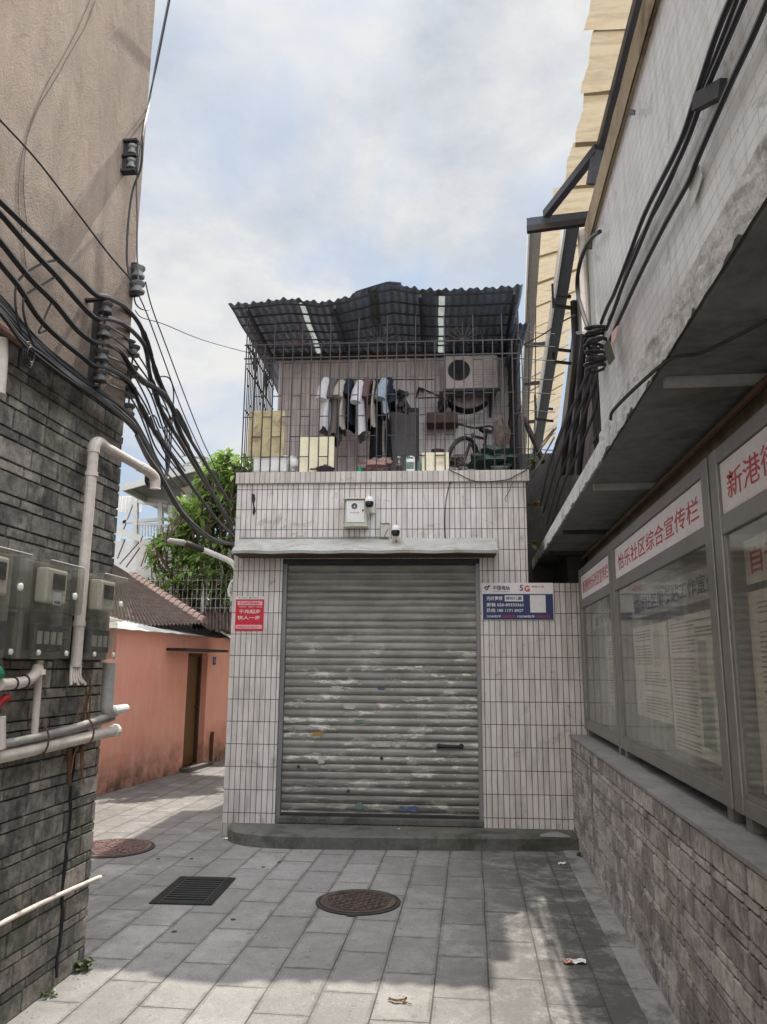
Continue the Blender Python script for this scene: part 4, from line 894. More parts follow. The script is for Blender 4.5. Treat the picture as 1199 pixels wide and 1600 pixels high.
# bicycle lying on its side
BF = Frame(HF.w((2.46, .70, 0)), HF.a + R(55))
Rw = .285
def wheel(cx, cz):
    ty = MB().tube([(cx + Rw * math.cos(2*math.pi*k/36), 0, cz + Rw * math.sin(2*math.pi*k/36)) for k in range(37)], .022, 8)
    rm = MB().tube([(cx + (Rw-.03) * math.cos(2*math.pi*k/36), 0, cz + (Rw-.03) * math.sin(2*math.pi*k/36)) for k in range(37)], .009, 6)
    sp_ = MB()
    for k in range(20):
        t = 2*math.pi*k/20; sp_.tube([(cx, .02 if k % 2 else -.02, cz), (cx + (Rw-.03) * math.cos(t), 0, cz + (Rw-.03) * math.sin(t))], .0018, 4)
    hb = MB().tube([(cx, -.04, cz), (cx, .04, cz)], .02, 10)
    return P('wheel', ty, m_blk, subs=[P('rim', rm, m_pvcg), P('spokes', sp_, m_pvcg), P('hub', hb, m_iron)])
zc = 3.45 + Rw
frm = MB().tube([(-.30, 0, zc), (-.22, 0, zc + .36)], .016, 8).tube([(-.24, 0, zc + .28), (.10, 0, zc - .02)], .02, 8).tube([(.10, 0, zc - .02), (.02, 0, zc + .42)], .017, 8).tube([(-.23, 0, zc + .33), (.04, 0, zc + .36)], .015, 8).tube([(.10, .03, zc - .02), (.42, .03, zc)], .01, 6).tube([(.05, .03, zc + .30), (.42, .03, zc)], .01, 6)
hb = MB().tube(cr_([(-.20, -.25, zc + .42), (-.23, -.2, zc + .45), (-.22, 0, zc + .42), (-.23, .2, zc + .45), (-.20, .25, zc + .42)], 4), .012, 8)
sad = MB().grid(10, 8, lambda q, r: (.02 - .13 + q * .25, (r - .5) * (.04 + .11 * q) , zc + .47 - .05 * (2*r-1)**2))
ck = MB().tube([(.10, -.06, zc - .02), (.10, .06, zc - .02)], .03, 10).tube([(.10, .07, zc - .02), (.2, .07, zc - .12)], .01, 6).tube([(.10, -.07, zc - .02), (0, -.07, zc + .08)], .01, 6)
bi = [wheel(-.30, zc), wheel(.42, zc), P('frame', frm, m_iron), P('handlebar', hb, m_blk), P('saddle', sad, m_blk), P('crank', ck, m_iron)]
e = thing('bicycle', 'dark bicycle stored at the right end of the caged terrace', 'bicycle', bi, fr=BF, base=(0, 0, 3.432))
e.rotation_euler = (R(14), R(0), BF.a)
single('dark_bag', 'dark green rubbish bag piled against the bicycle', 'bag', blob(772, 718, .35, .22, .14, .12, 41, .4), mgrime('dark_green_bag_plastic', (0.02, 0.04, 0.03, 1), .35), fr=HF, smooth=True)
single('grey_tub', 'small grey green basin in front of the rubbish bag', 'basin', MB().lathe([(.05, 0), (.085, .06), (.09, .07), (.08, .068), (.045, .01), (.001, .008)], (F3(781, 725, .1).x, .12, 3.55), (0, -.35, 1), 20), mgrime('grey_green_plastic', (0.13, 0.17, 0.15, 1)), fr=HF)
single('patterned_cushion', 'brown patterned cushion propped behind the bicycle', 'cushion', blob(783, 680, .6, .09, .06, .17, 51, .3), mgrime('brown_patterned_cloth', (0.17, 0.13, 0.11, 1), var=.6, sc=30), fr=HF, smooth=True)

# ============================================================ PAVEMENT FITTINGS
def manhole(cx, cy, r, matl, label, pat):
    rim = MB().lathe([(r + .03, 0), (r + .03, .008), (r + .006, .010), (r + .006, 0.002)], (cx, cy, 0.0), n=48)
    lidm = MB().lathe([(r, 0), (r, .012), (r - .03, .013), (r - .032, .009), (.001, .009)], (cx, cy, 0.001), n=48)
    kn_ = MB(); rg = random.Random(5)
    if pat == 'grid':
        k = int(r / .04)
        for i in range(-k, k + 1):
            for j in range(-k, k + 1):
                x, y = i * .038, j * .038
                if math.hypot(x, y) < r - .06: kn_.bar((cx + x - .012, cy + y - (.012 if (i+j) % 2 else -.012), .0125), (cx + x + .012, cy + y + (.012 if (i+j) % 2 else -.012), .0125), .007, .005)
    else:
        for _ in range(900):
            t = rg.uniform(0, 6.28); q = (r - .05) * math.sqrt(rg.random()); s_ = rg.uniform(.006, .013)
            x, y = cx + q * math.cos(t), cy + q * math.sin(t); kn_.box((x - s_, y - s_, .009), (x + s_, y + s_, .009 + rg.uniform(.004, .008)))
    for rad in (r - .05, r * .45): kn_.tube([(cx + rad * math.cos(2*math.pi*q/40), cy + rad * math.sin(2*math.pi*q/40), .012) for q in range(41)], .004, 5)
    nk = MB().box((cx - .03, cy + (-r - .055 if pat == 'grid' else r - .03), .003), (cx + .03, cy + (-r - .028 if pat == 'grid' else r - .01), .012), .003)
    thing('manhole_cover', label, 'manhole cover', [P('rim', rim, m_iron), P('lid', lidm, matl, subs=[P('raised_pattern', kn_, matl)]), P('lug', nk, m_iron)], base=(cx, cy, 0), group='manhole covers in the paving')
manhole(-0.80, 5.665, .262, m_lid1, 'dark brown round iron manhole cover in the middle of the shaded paving', 'grid')
manhole(-3.17, 6.93, .335, m_lid2, 'reddish rough manhole cover at left where sun meets shade', 'rough')
# drain grate
c0, c1, c2, c3 = gz(232, 1413), gz(345, 1417), gz(370, 1373), gz(290, 1372)
DF = Frame(((c0.x + c2.x)/2, (c0.y + c2.y)/2, 0), R(3)); hw, hl = .215, .335
fm = MB()
for a_, b_ in (((-hw, -hl), (hw, -hl + .075)), ((-hw, hl - .075), (hw, hl)), ((-hw, -hl + .075), (-hw + .07, hl - .075)), ((hw - .07, -hl + .075), (hw, hl - .075))): fm.box((a_[0], a_[1], .001), (b_[0], b_[1], .010))
bd = MB()
for k in range(38): bd.box((-hw + .006, -hl + .012 + k * .0172, .0102), (-hw + .058, -hl + .021 + k * .0172, .0135)).box((hw - .058, -hl + .012 + k * .0172, .0102), (hw - .006, -hl + .021 + k * .0172, .0135))
for k in range(16):
    bd.box((-hw + .074 + k * .0182, -hl + .008, .0102), (-hw + .084 + k * .0182, -hl + .065, .0135)); bd.box((-hw + .074 + k * .0182, hl - .065, .0102), (-hw + .084 + k * .0182, hl - .008, .0135))
bars = MB()
for k in range(9): bars.box((-hw + .0705, -hl + .10 + k * .054, .003), (hw - .0705, -hl + .125 + k * .054, .012), .002)
pit = MB().box((-hw + .071, -hl + .076, .0008), (hw - .071, hl - .076, .0022))
thing('drain_grate', 'rectangular black iron drain grate with cross bars in the paving', 'drain grate', [P('frame', fm, m_grate, subs=[P('raised_border', bd, m_grate)]), P('bars', bars, m_grate), P('pit', pit, m_blk)], fr=DF, base=(0, 0, 0))
# litter
def leafmb(c, s_, ang, curl=.3):
    mb = MB(); ca, sa = math.cos(ang), math.sin(ang)
    def fn(a, b):
        u = (a - .5) * 2; w_ = (b - .5) * 2 * (1 - u * u * .95) * .45
        x, y = u * s_, w_ * s_; return (c.x + x * ca - y * sa, c.y + x * sa + y * ca, .006 + s_ * curl * (abs(b - .5) * 1.2 + .35 * u * u))
    return mb.grid(8, 4, fn)
p = gz(622, 1567); m = leafmb(p, .026, .2, .5).merge(leafmb(p + Vector((.035, .012, 0)), .022, 1.3, .6)).merge(leafmb(p + Vector((-.03, .01, 0)), .02, -.6, .5)).tube([p + Vector((-.05, .01, .008)), p + Vector((0, 0, .012)), p + Vector((.07, -.02, .006))], .0022, 5)
single('dead_twig', 'curled brown dead leaves on a twig in the sunlit foreground paving', 'dead leaves', m, m_dry)
def scrap(c, w_, h_, seed):
    rg = random.Random(seed); return MB().grid(5, 4, lambda a, b: (c.x + (a - .5) * w_ + rg.uniform(-.003, .003), c.y + (b - .5) * h_ + .2 * w_ * a, .004 + .012 * abs(math.sin(a * 5 + b * 3 + seed))))
single('paper_litter', 'crumpled white and clear wrapper beside the patch of sunlight at right', 'litter', scrap(gz(902, 1506), .10, .06, 1), m_wht)
single('orange_litter', 'small orange wrapper touching the crumpled white wrapper', 'litter', scrap(gz(889, 1506), .05, .05, 2), mplain('orange_wrapper', (0.45, 0.16, 0.07, 1), .5))
single('paper_litter', 'small white paper scrap in the shade near the right end of the step', 'litter', scrap(gz(879, 1351), .06, .05, 3), m_wht)
single('paper_litter', 'white paper scrap by the rounded left end of the step', 'litter', scrap(gz(356, 1312), .07, .05, 4), m_wht)
single('paper_litter', 'tiny white scrap lying on the step under the shutter', 'litter', MB().grid(3, 3, lambda a, b: tuple(gz(622, 1296, .118) + Vector((a * .02, b * .03, .003 + .004 * a)))), m_wht)
single('cement_lump', 'small grey flattened lump on the right end of the step', 'rubble', MB().grid(8, 6, lambda a, b: tuple(gz(868, 1306, .116) + Vector(((a - .5) * .26, (b - .5) * .10, .035 * math.sin(math.pi * a) * math.sin(math.pi * b))))), m_coping)
rr = random.Random(8)
for i, (a, b, lb) in enumerate(((248, 1330 + 12, 'dark chewing gum spot between the reddish cover and the drain grate'), (300, 1342, 'small dark leaf scrap above the drain grate'), (412, 1355, 'dark spot on the paving below the step at left'), (437, 1347, 'second dark spot just right of another below the step'), (365, 1437, 'dark spot just right of the drain grate'), (273, 1456, 'dark oval spot below the drain grate'))):
    p = gz(a, b); single('gum_spot', lb, 'stain', MB().lathe([(.018, 0), (.016, .003), (.001, .0035)], (p.x, p.y, .0005), n=9), m_grate, group='dark gum spots on the paving')
# little weeds where the stone wall meets the ground
def weed(c, label, n=14, s_=.05, seed=0):
    rg = random.Random(seed); m = MB(); 
    for i in range(n):
        a = rg.uniform(0, 6.28); l = s_ * rg.uniform(.5, 1.2); h = s_ * rg.uniform(.3, 1.0); m.col = rg.random()
        o = c + Vector((rg.uniform(-.02, .02), rg.uniform(-.02, .02), 0)); d = Vector((math.cos(a), math.sin(a), 0)); w_ = Vector((-d.y, d.x, 0)) * l * .3
        m.quad(o, o + d * l * .5 + w_ + Vector((0, 0, h)), o + d * l + Vector((0, 0, h * .8)), o + d * l * .5 - w_ + Vector((0, 0, h)))
    single('weed', label, 'weed', m, m_fern, group='weeds at the foot of the stone wall')
weed(Vector((-2.075, 4.28, 0)), 'tuft of green weed at the very corner of the left stone wall', 26, .06, 1)
weed(Vector((-2.08, 3.95, 0)), 'smaller weed at the foot of the left stone wall, nearer the viewer', 14, .035, 2)
weed(Vector((0.89, 7.2, 0)), 'small weed where the step meets the right brick wall', 16, .04, 3)

# ============================================================ RIGHT SIDE: low wall, display cabinets, overhanging house
XR = 0.913
m_blk2 = mgrime('deep_joint_mortar', (0.04, 0.037, 0.033, 1), .95, var=.4)
lwc = MB().box((XR + .013, -3, 0), (1.32, 7.73, .945))
lws = stones(-1.0, 7.72, 0.0, .945, lambda u, z, d: Vector((XR + .014 - d, u, z)), 17, tall=.098, short=.042, lt=(.20, .30), ls=(.16, .26), gap=.008, dep=.012)
lwk = MB(); y = -3.0
while y < 7.7:
    y2 = min(y + .8, 7.73); lwk.box((XR - .006, y + .002, .946), (1.32, y2 - .002, .968), .004); y = y2
crk = MB().tube([(XR - .004, 6.45 + .012 * math.sin(k * 2), .90 - k * .05) for k in range(10)], [.007 * (1 + .4 * math.sin(k * 3)) for k in range(10)], 6)
thing('low_brick_wall', 'low pinkish grey stone faced wall with a concrete top along the right side', 'wall', [P('core_wall', lwc, m_blk2), P('stone_facing', lws, m_stoneR), P('wall_cap', lwk, m_coping), P('white_drip', crk, m_coping)], base=(1.1, 3.3, 0))

XB = 1.05          # front plane of the display cabinets
m_alu = mgrime('dull_aluminium', (0.235, 0.225, 0.21, 1), .42, .45, var=.22, sc=2.5, dirt=(.12, .11, .09, 1), dirtamt=.4, bd=0)
def board(y0, y1, label, title, tw, stile=.10, z0=1.03, hz=(2.23, 2.45), ztop=2.52, sign_y=None, papers=()):
    parts = []
    fr_ = MB()
    fr_.box((XB, y0, z0), (XB + .16, y0 + stile, ztop), .004).box((XB, y1 - stile, z0), (XB + .16, y1, ztop), .004)
    fr_.box((XB + .002, y0 + stile, z0), (XB + .16, y1 - stile, z0 + .065), .004).box((XB + .002, y0 + stile, hz[0] - .085), (XB + .16, y1 - stile, hz[0] - .004), .004).box((XB + .002, y0 + stile, hz[1] + .004), (XB + .16, y1 - stile, ztop), .004)
    inn = MB().box((XB + .008, y0 + stile, z0 + .066), (XB + .022, y0 + stile + .022, hz[0] - .086)).box((XB + .008, y1 - stile - .022, z0 + .066), (XB + .022, y1 - stile, hz[0] - .086)).box((XB + .009, y0 + stile + .0225, z0 + .066), (XB + .022, y1 - stile - .0225, z0 + .088))
    back = MB().box((XB + .13, y0 + stile, z0 + .066), (XB + .155, y1 - stile, hz[0] - .086))
    gl = MB().box((XB + .016, y0 + stile + .022, z0 + .088), (XB + .020, y1 - stile - .022, hz[0] - .087))
    sy0, sy1 = sign_y or (y0 + stile, y1 - stile)
    sp_ = MB().box((XB + .014, sy0 + .004, hz[0]), (XB + .024, sy1 - .004, hz[1]))
    hgt = hz[1] - hz[0]
    # text runs from far (left as seen) to near
    W_ = (sy1 - sy0); t = text_mb(title, hgt * .52, (XB + .0125, sy1 - W_ * tw[0], hz[0] + hgt * .22), (0, -1, 0), (0, 0, 1), 0.0, W_ * (tw[1] - tw[0]), .004)
    parts += [P('frame', fr_, m_alu, subs=[P('inner_edge', inn, m_alu)]), P('back_panel', back, mgrime('grey_green_panel', (.48, .49, .45, 1), .8, sc=1.5)), P('glass', gl, m_glass),
              P('title_panel', sp_, m_panelw, subs=[P('title_lettering', t, m_red)])]
    for yy_ in (y0 + .10, y1 - .10): parts.append(P('foot', MB().box((XB + .02, yy_ - .035, .969), (XB + .12, yy_ + .035, z0)), m_alu))
    for nm, pa, pb, za, zb, mt, sub in papers:
        m = MB().box((XB + .072, pa, za), (XB + .078, pb, zb)); ss = []
        for txt, zz, hh, f0, f1, mm in sub:
            if txt == '#':   # printed block of lines
                rg = random.Random(int(zz * 100)); q = MB(); z_ = za + (zb - za) * hh; zend = za + (zb - za) * zz
                while z_ > zend:
                    a_ = pb - (pb - pa) * f0; b_ = pb - (pb - pa) * (f1 - rg.choice([0, 0, 0, .08, .2]) * (f1 - f0)); yq = a_
                    while yq > b_ + .01:
                        l = rg.uniform(.012, .05); q.box((XB + .0705, max(b_, yq - l), z_ - .0065), (XB + .0715, yq, z_)); yq -= l + .006
                    z_ -= rg.choice([.019, .019, .019, .019, .038])
                ss.append(P('printed_lines', q, mm))
            elif txt == '@':
                ss.append(P('picture', MB().box((XB + .0705, pb - (pb - pa) * f1, za + (zb - za) * zz), (XB + .0715, pb - (pb - pa) * f0, za + (zb - za) * hh)), mm))
            else:
                ss.append(P('printed_title', text_mb(txt, (zb - za) * hh, (XB + .0705, pb - (pb - pa) * f0, za + (zb - za) * zz), (0, -1, 0), (0, 0, 1), 0.0, (pb - pa) * (f1 - f0), .02), mm))
        parts.append(P(nm, m, mt, subs=ss))
    thing('display_cabinet', label, 'display cabinet', parts, group='glazed display cabinets on the low wall', base=(XB, (y0+y1)/2, .969))
m_paperw = mgrime('warm_faded_paper', (.80, .76, .68, 1), .85, var=.15, sc=2, bd=0)
m_pgrey = mgrime('grey_banner_paper', (.50, .50, .47, 1), .85, var=.1, bd=0)
m_picg = mgrime('greenish_picture_print', (.30, .40, .30, 1), .8, var=.5, sc=14, bd=0)
board(1.75, 3.44, 'nearest display cabinet, cut by the picture edge, title starting with two large red characters', '新港街怡乐社区', (.055, .95), papers=(
    ('banner', 1.9, 3.30, 1.93, 2.11, m_paperw, (('自治章程宣传栏', .2, .6, .05, .9, m_red),)),
    ('notice_sheet', 2.3, 3.30, 1.12, 1.90, m_paperw, (('#', .05, .94, .10, .48, m_inkp), ('#', .05, .94, .54, .95, m_inkp)))))
board(3.47, 5.92, 'middle display cabinet with nine red title characters and printed sheets behind hazy glass', '怡乐社区综合宣传栏', (.05, .955), papers=(
    ('banner', 3.62, 5.6, 1.92, 2.08, m_pgrey, (('街道社区服务站工作宣传', .2, .6, .04, .97, m_ink),)),
    ('notice_sheet', 3.60, 4.62, 1.16, 1.87, m_paper, (('#', .04, .95, .05, .50, m_inkp), ('#', .82, .95, .52, .95, m_inkp), ('@', .45, .80, .55, .68, m_pgrey), ('@', .08, .42, .55, .74, m_picg), ('@', .42, .74, .78, .92, m_pgrey))),
    ('notice_sheet', 4.66, 5.60, 1.28, 1.86, m_paper, (('#', .55, .95, .05, .55, m_inkp), ('#', .06, .50, .30, .92, m_inkp), ('@', .55, .92, .62, .80, m_pgrey)))))
board(5.95, 7.715, 'farthest display cabinet at the tiled house corner with small dark red title characters', '新港街怡乐社区宣传栏', (.06, .94), stile=.09, papers=(
    ('banner', 6.2, 7.4, 1.93, 2.07, m_pgrey, (('宣传专栏', .2, .6, .1, .9, m_ink),)),
    ('notice_sheet', 6.2, 6.7, 1.3, 1.85, m_paper, (('#', .1, .9, .08, .9, m_inkp),))))

# overhanging house
XS = 0.75; ZS = 2.73
slab = MB().box((XS, -4, ZS), (3.2, 9.4, ZS + .13), .006)
rg = random.Random(2)
band = MB().grid(120, 6, lambda a, b: (XS - .012 - .005 * noise.noise(Vector((a * 160, b * 6, 0))), -4 + a * 8.33, ZS + .005 + b * .16 + (.012 * noise.noise(Vector((a * 90, 0, 3))) if b < .01 else 0)))
chips = MB().grid(420, 1, lambda a, b: (XS - .0165, -3 + a * 12.35, ZS - .003 + b * max(.002, .05 * noise.noise(Vector((a * 60, 0, 0))) + .03 * noise.noise(Vector((a * 260, 5, 0))))))
band2 = MB().box((XS - .01, 4.34, ZS + .01), (XS, 9.39, ZS + .125))
upw = MB().box((XS + .003, -4, ZS + .131), (XS + .16, 4.33, 4.12))
corn = MB().grid(60, 5, lambda a, b: (XS - .02 - .008 * noise.noise(Vector((a * 60, b * 5, 1))), -4 + a * 8.42, 4.09 + b * .17 + .012 * noise.noise(Vector((a * 40, 1, b)))))
corn.box((XS - .012, -4, 4.095), (XS + .18, 4.42, 4.255))
rec = MB().box((1.06, 4.33, ZS + .131), (3.1, 9.4, 4.3))
ret = MB().box((XS + .161, 4.20, ZS + .131), (1.059, 4.329, 4.10))
backw = MB().box((1.5, -4, 0.0), (3.1, 9.4, ZS - .001))
endw = MB().box((0.98, 7.95, 0), (1.49, 9.3, ZS - .001))
ochre = MB().box((1.17, -3, 2.575), (1.24, 7.9, 2.70), .003)
opipe = MB().tube([(1.12, -3, 2.66), (1.12, 7.9, 2.66)], .018, 8)
cross = []
for i, (a, b) in enumerate(((1005, 592), (915, 757), (868, 829), (848, 862))):
    p = gz(a, b, ZS); cross.append(P('cross_rail', MB().box((XS + .03, p.y - .022, ZS - .035), (1.49, p.y + .022, ZS - .001)), m_pvcg if i < 2 else m_iron))
strut = []
for yq in (1.4, 3.2, 4.05, 5.6, 6.8): strut.append(P('hanger_strut', MB().box((1.175, yq - .02, 2.50), (1.215, yq + .02, 2.574)), m_iron))
cr1 = MB().tube(cr_([gz(a, b, ZS - .004) for a, b in ((1199, 500), (1100, 550), (1050, 560), (1000, 600), (960, 640), (955, 655))], 5), .008, 5)
win = MB().box((1.045, 4.5, 2.95), (1.062, 6.2, 4.1)); wb = MB()
for k in range(18): wb.bar((1.02, 4.5 + k * .1, 2.95), (1.02, 4.5 + k * .1, 4.1), .014, .014)
for z in (2.95, 3.4, 3.8, 4.1): wb.bar((1.02, 4.45, z), (1.02, 6.25, z), .02, .02)
thing('overhanging_house', 'grey tiled house at right whose upper storey overhangs the display cabinets', 'house', [
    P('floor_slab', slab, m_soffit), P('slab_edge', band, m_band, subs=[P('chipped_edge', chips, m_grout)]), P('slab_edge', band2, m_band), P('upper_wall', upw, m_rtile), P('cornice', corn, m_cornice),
    P('recessed_wall', rec, mgrime('soot_streaked_render', (.16, .14, .13, 1), .9, var=.5, sc=3, dirt=(.04, .035, .03, 1), dirtamt=.8, stretch=(1, 3, .6)), subs=[P('window', win, m_dark), P('window_bars', wb, m_iron)]),
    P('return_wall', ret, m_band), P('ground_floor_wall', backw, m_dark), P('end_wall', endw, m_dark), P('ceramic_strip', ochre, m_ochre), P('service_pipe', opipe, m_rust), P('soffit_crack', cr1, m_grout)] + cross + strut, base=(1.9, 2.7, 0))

# patches, notices on the upper wall
def wallpatch(name, label, pts, mt, x=XS - .01, th=.003, cat='notice'):
    mb = MB(); ps = [onx(a, b, x) for a, b in pts]; n = len(ps)
    mb.v = ps + [p + Vector((th, 0, 0)) for p in ps]; mb.face(list(range(n))); mb.face(list(reversed(range(n, 2*n))))
    for i in range(n): mb.face((i, n + i, n + (i+1) % n, (i+1) % n))
    single(name, label, cat, mb, mt)
wallpatch('white_tag', 'torn white paper stuck high on the grey tiled wall at right', [(1091, 254), (1097, 275), (1091, 298), (1081, 325), (1077, 288)], m_wht)
wallpatch('pink_tag', 'faded pink plate hanging from the cables on the grey wall', [(966, 508), (963, 528), (956, 539), (956, 520)], m_pink, XS - .06)
wallpatch('green_tag', 'mossy green plate hanging just below the faded pink one', [(952, 530), (961, 560), (952, 571), (943, 540)], m_fern, XS - .06)
kb = MB().bar(onx(1090, 160, XS - .03), onx(1132, 137, XS - .005), .03, .05)
single('cable_bracket', 'short dark bracket carrying the cables across the grey tiled wall', 'bracket', kb, m_iron)
wallpatch('cornice_box', 'tiny dark box under the ochre cornice', [(984, 170), (993, 172), (992, 180), (983, 181)], m_blk, XS - .03)

# roof sheets of yellowed fibre glass
sh_ = []; y = -2.2; rg = random.Random(31)
ZA = 4.6
edge = [gz(a, b, ZA) for a, b in ((925, 0), (922, 60), (915, 130), (893, 240), (880, 290), (862, 320), (836, 340))]
def edgex(yv):
    if yv < edge[0].y: return edge[0].x + .0
    for p, q in zip(edge, edge[1:]):
        if yv <= q.y: return p.x + (q.x - p.x) * (yv - p.y) / (q.y - p.y)
    return edge[-1].x
while y < 4.9:
    y2 = min(y + .42, 4.95); m = MB(); x0 = (edgex((y + y2) / 2)) + rg.uniform(-.008, .008); ph = rg.uniform(0, 6)
    def fn(a, b, y=y, y2=y2, x0=x0, ph=ph):
        yv = y + (y2 + .04 - y) * a; return (x0 + (1.25 - x0) * b + .006 * math.sin(a * 9 + ph), yv, ZA + .012 * math.sin(yv * 2 * math.pi / .085 + ph) * .5 + .02 * (a - .5) + .01 * math.sin(b * 5 + ph))
    m.grid(28, 8, fn); sh_.append(P('sheet', m, m_fibre, smooth=60)); y = y2
raf = []
p, q = gz(1000, 0, ZA - .06), gz(937, 240, ZA - .06); d = (q - p)
raf.append(P('rafter', MB().bar(p - d * 2.2, q + d * .05, .045, .06), m_steelb))
raf.append(P('brace', MB().bar(gz(935, 232, ZA - .08), gz(854, 335, ZA - .08), .045, .05), m_steelb))
raf.append(P('brace', MB().bar(gz(934, 235, ZA - .08), gz(925, 288, ZA - .25), .045, .05), m_steelb))
raf.append(P('cross_beam', MB().bar(gz(824, 350, ZA - .10), gz(932, 338, ZA - .10), .05, .06), m_steelb))
raf.append(P('cross_beam', MB().bar(gz(824, 359, ZA - .16), gz(925, 346, ZA - .16), .04, .04), m_iron))
thing('fibre_glass_awning', 'awning of yellowed fibre glass sheets above the ochre cornice at top right', 'awning', sh_ + raf, base=(1.0, 1.4, ZA - .2))
# second awning: farther and higher, running on into the distance behind the tiled house
ZB = 8.2
E0, E1 = gz(842, 352, ZB), gz(822, 716, ZB); I0, I1 = gz(918, 340, ZB), gz(868, 690, ZB)
sh_ = []; n = 15
for k in range(n):
    m = MB(); ta, tb = k / n, (k + 1.1) / n
    def fn(a, b, ta=ta, tb=tb, k=k):
        t = ta + (tb - ta) * a; e_ = E0.lerp(E1, t); i_ = I0.lerp(I1, t); p = e_.lerp(i_, b); return (p.x, p.y, ZB + .04 * (a - .5) + .012 * math.sin(a * 40 + k) + .06 * b)
    m.grid(20, 5, fn); sh_.append(P('sheet', m, m_fibre, smooth=60))
bm_ = []
bm_.append(P('outer_beam', MB().bar(gz(836, 352, 8.0), gz(817, 716, 8.0), .19, .20), m_steell))
bm_.append(P('beam_flange', MB().bar(gz(827, 352, 7.98), gz(812, 716, 7.98), .025, .26), m_wht))
bm_.append(P('inner_beam', MB().bar(gz(902, 285, 7.8), gz(838, 712, 7.8), .22, .24), m_steelb))
bm_.append(P('beam_flange', MB().bar(gz(891, 290, 7.76), gz(830, 712, 7.76), .03, .28), m_wht))
for a, b, c in ((866, 478, .9), (866, 565, 1.2), (838, 655, 1.4)):
    q = gz(a, b, 7.5); w_ = gz(a + 27, b + 3, 7.5) - q; h_ = Vector((0, .0, .22 * c))
    bm_.append(P('clamp', MB().bar(q, q + w_, .05, .05).bar(q + h_ , q + w_ + h_, .05, .05).bar(q - Vector((0, 0, .03)), q + h_ * 2, .05, .05), m_iron))
for b in (540, 600, 660): bm_.append(P('tie_bar', MB().bar(gz(820, b, 7.9), gz(864 - (b - 540) * .1, b - 3, 7.9), .08, .07), m_steelb))
thing('passage_awning', 'long fibre glass awning on grey steel beams receding behind the caged terrace', 'awning', sh_ + bm_, base=(E0.x, E0.y, 7.5))
q0, q1 = gz(918, 300, 8.15), gz(872, 700, 8.15); TF = Frame((q0.x, 9.8, 0), math.atan2(q1.y - q0.y, q1.x - q0.x))
thing('far_right_building', 'tall grimy building behind the overhanging house carrying the far awning', 'building', [P('wall', MB().box((0, -3, 0), (24, 0, 8.1)), mgrime('grey_green_far_render', (.30, .31, .27, 1), .9, var=.4, sc=1.2, dirt=(.12, .12, .10, 1), dirtamt=.7, stretch=(1, 1, .5))),
   P('drain_pipe', MB().tube([(.8, .07, 0), (.8, .07, 7.9)], .06, 10), m_pvc), P('drain_pipe', MB().tube([(3.1, .07, 0), (3.1, .07, 7.9)], .06, 10), m_iron)], fr=TF, base=(0, 0, 0))

# debris and plants in the gap between the houses
pl_ = MB().bar(ony(820, 655, 8.4), ony(850, 722, 8.4), .17, .03)
single('leaning_plank', 'brown plank leaning in the gap right of the caged terrace', 'plank', pl_, m_rust)
for i, (a, b, c, d, lb) in enumerate(((832, 745, 867, 683, 'upper thin pale rod slanting across the dark gap'), (838, 712, 870, 668, 'thin pale rod slanting just above another rod in the gap'), (842, 700, 866, 670, 'short pale rod at the top of the rods in the gap'))):
    single('thin_rod', lb, 'rod', MB().tube([ony(a, b, 8.0), ony(c, d, 7.0)], .008, 6), m_pvcg, group='pale rods in the gap between the houses')
def fern(c, label, n, L_, seed, mt=None, name='fern', cat='fern', grp='ferns in the gap between the houses'):
    rg = random.Random(seed); m = MB()
    for i in range(n):
        a = rg.uniform(0, 6.28); el = rg.uniform(-.2, 1.1); d = Vector((math.cos(a) * math.cos(el), math.sin(a) * math.cos(el), math.sin(el))); m.col = rg.random(); l = L_ * rg.uniform(.6, 1.1)
        side = d.cross(Vector((0, 0, 1))).normalized(); pr = c
        for k in range(1, 9):
            t = k / 8; q = c + d * l * t - Vector((0, 0, l * .55 * t * t))
            for s_ in (-1, 1):
                w_ = side * s_ * l * .22 * math.sin(math.pi * min(1, t + .12)); m.quad(pr, pr + w_ * .4 + (q - pr) * .3, q + w_, q)
            pr = q
    single(name, label, cat, m, mt or m_fern, group=grp)
fern(ony(834, 850, 7.75), 'dark green fern low in the gap beside the tiled house', 16, .17, 1)
fern(ony(836, 790, 7.8), 'half dried fern higher in the gap beside the tiled house', 16, .15, 2, m_dry)
fern(ony(835, 725, 7.9), 'fern growing at the coping level of the gap', 14, .16, 3)
gapw = MB().box((.575, 9.45, 0), (1.4, 9.6, 4.2))
single('gap_wall', 'dark stained wall closing the narrow gap between the houses', 'wall', gapw, mgrime('dark_streaked_wall', (.10, .09, .085, 1), .9, var=.6, sc=3, dirt=(.03, .03, .03, 1), stretch=(1, 1, .4)))
# wires mesh right of terrace
wm = MB()
for b in (518, 538, 560, 590, 612, 640, 700): wm.tube([ony(808, b, 7.75), ony(868, b + 4, 8.6)], .005, 4)
for a in (838, 828): wm.tube([ony(a, 480, 8.2), ony(a - 2, 735, 8.2)], .006, 4)
single('wire_netting', 'sparse wire netting strung between terrace cage and the right house', 'netting', wm, m_iron)

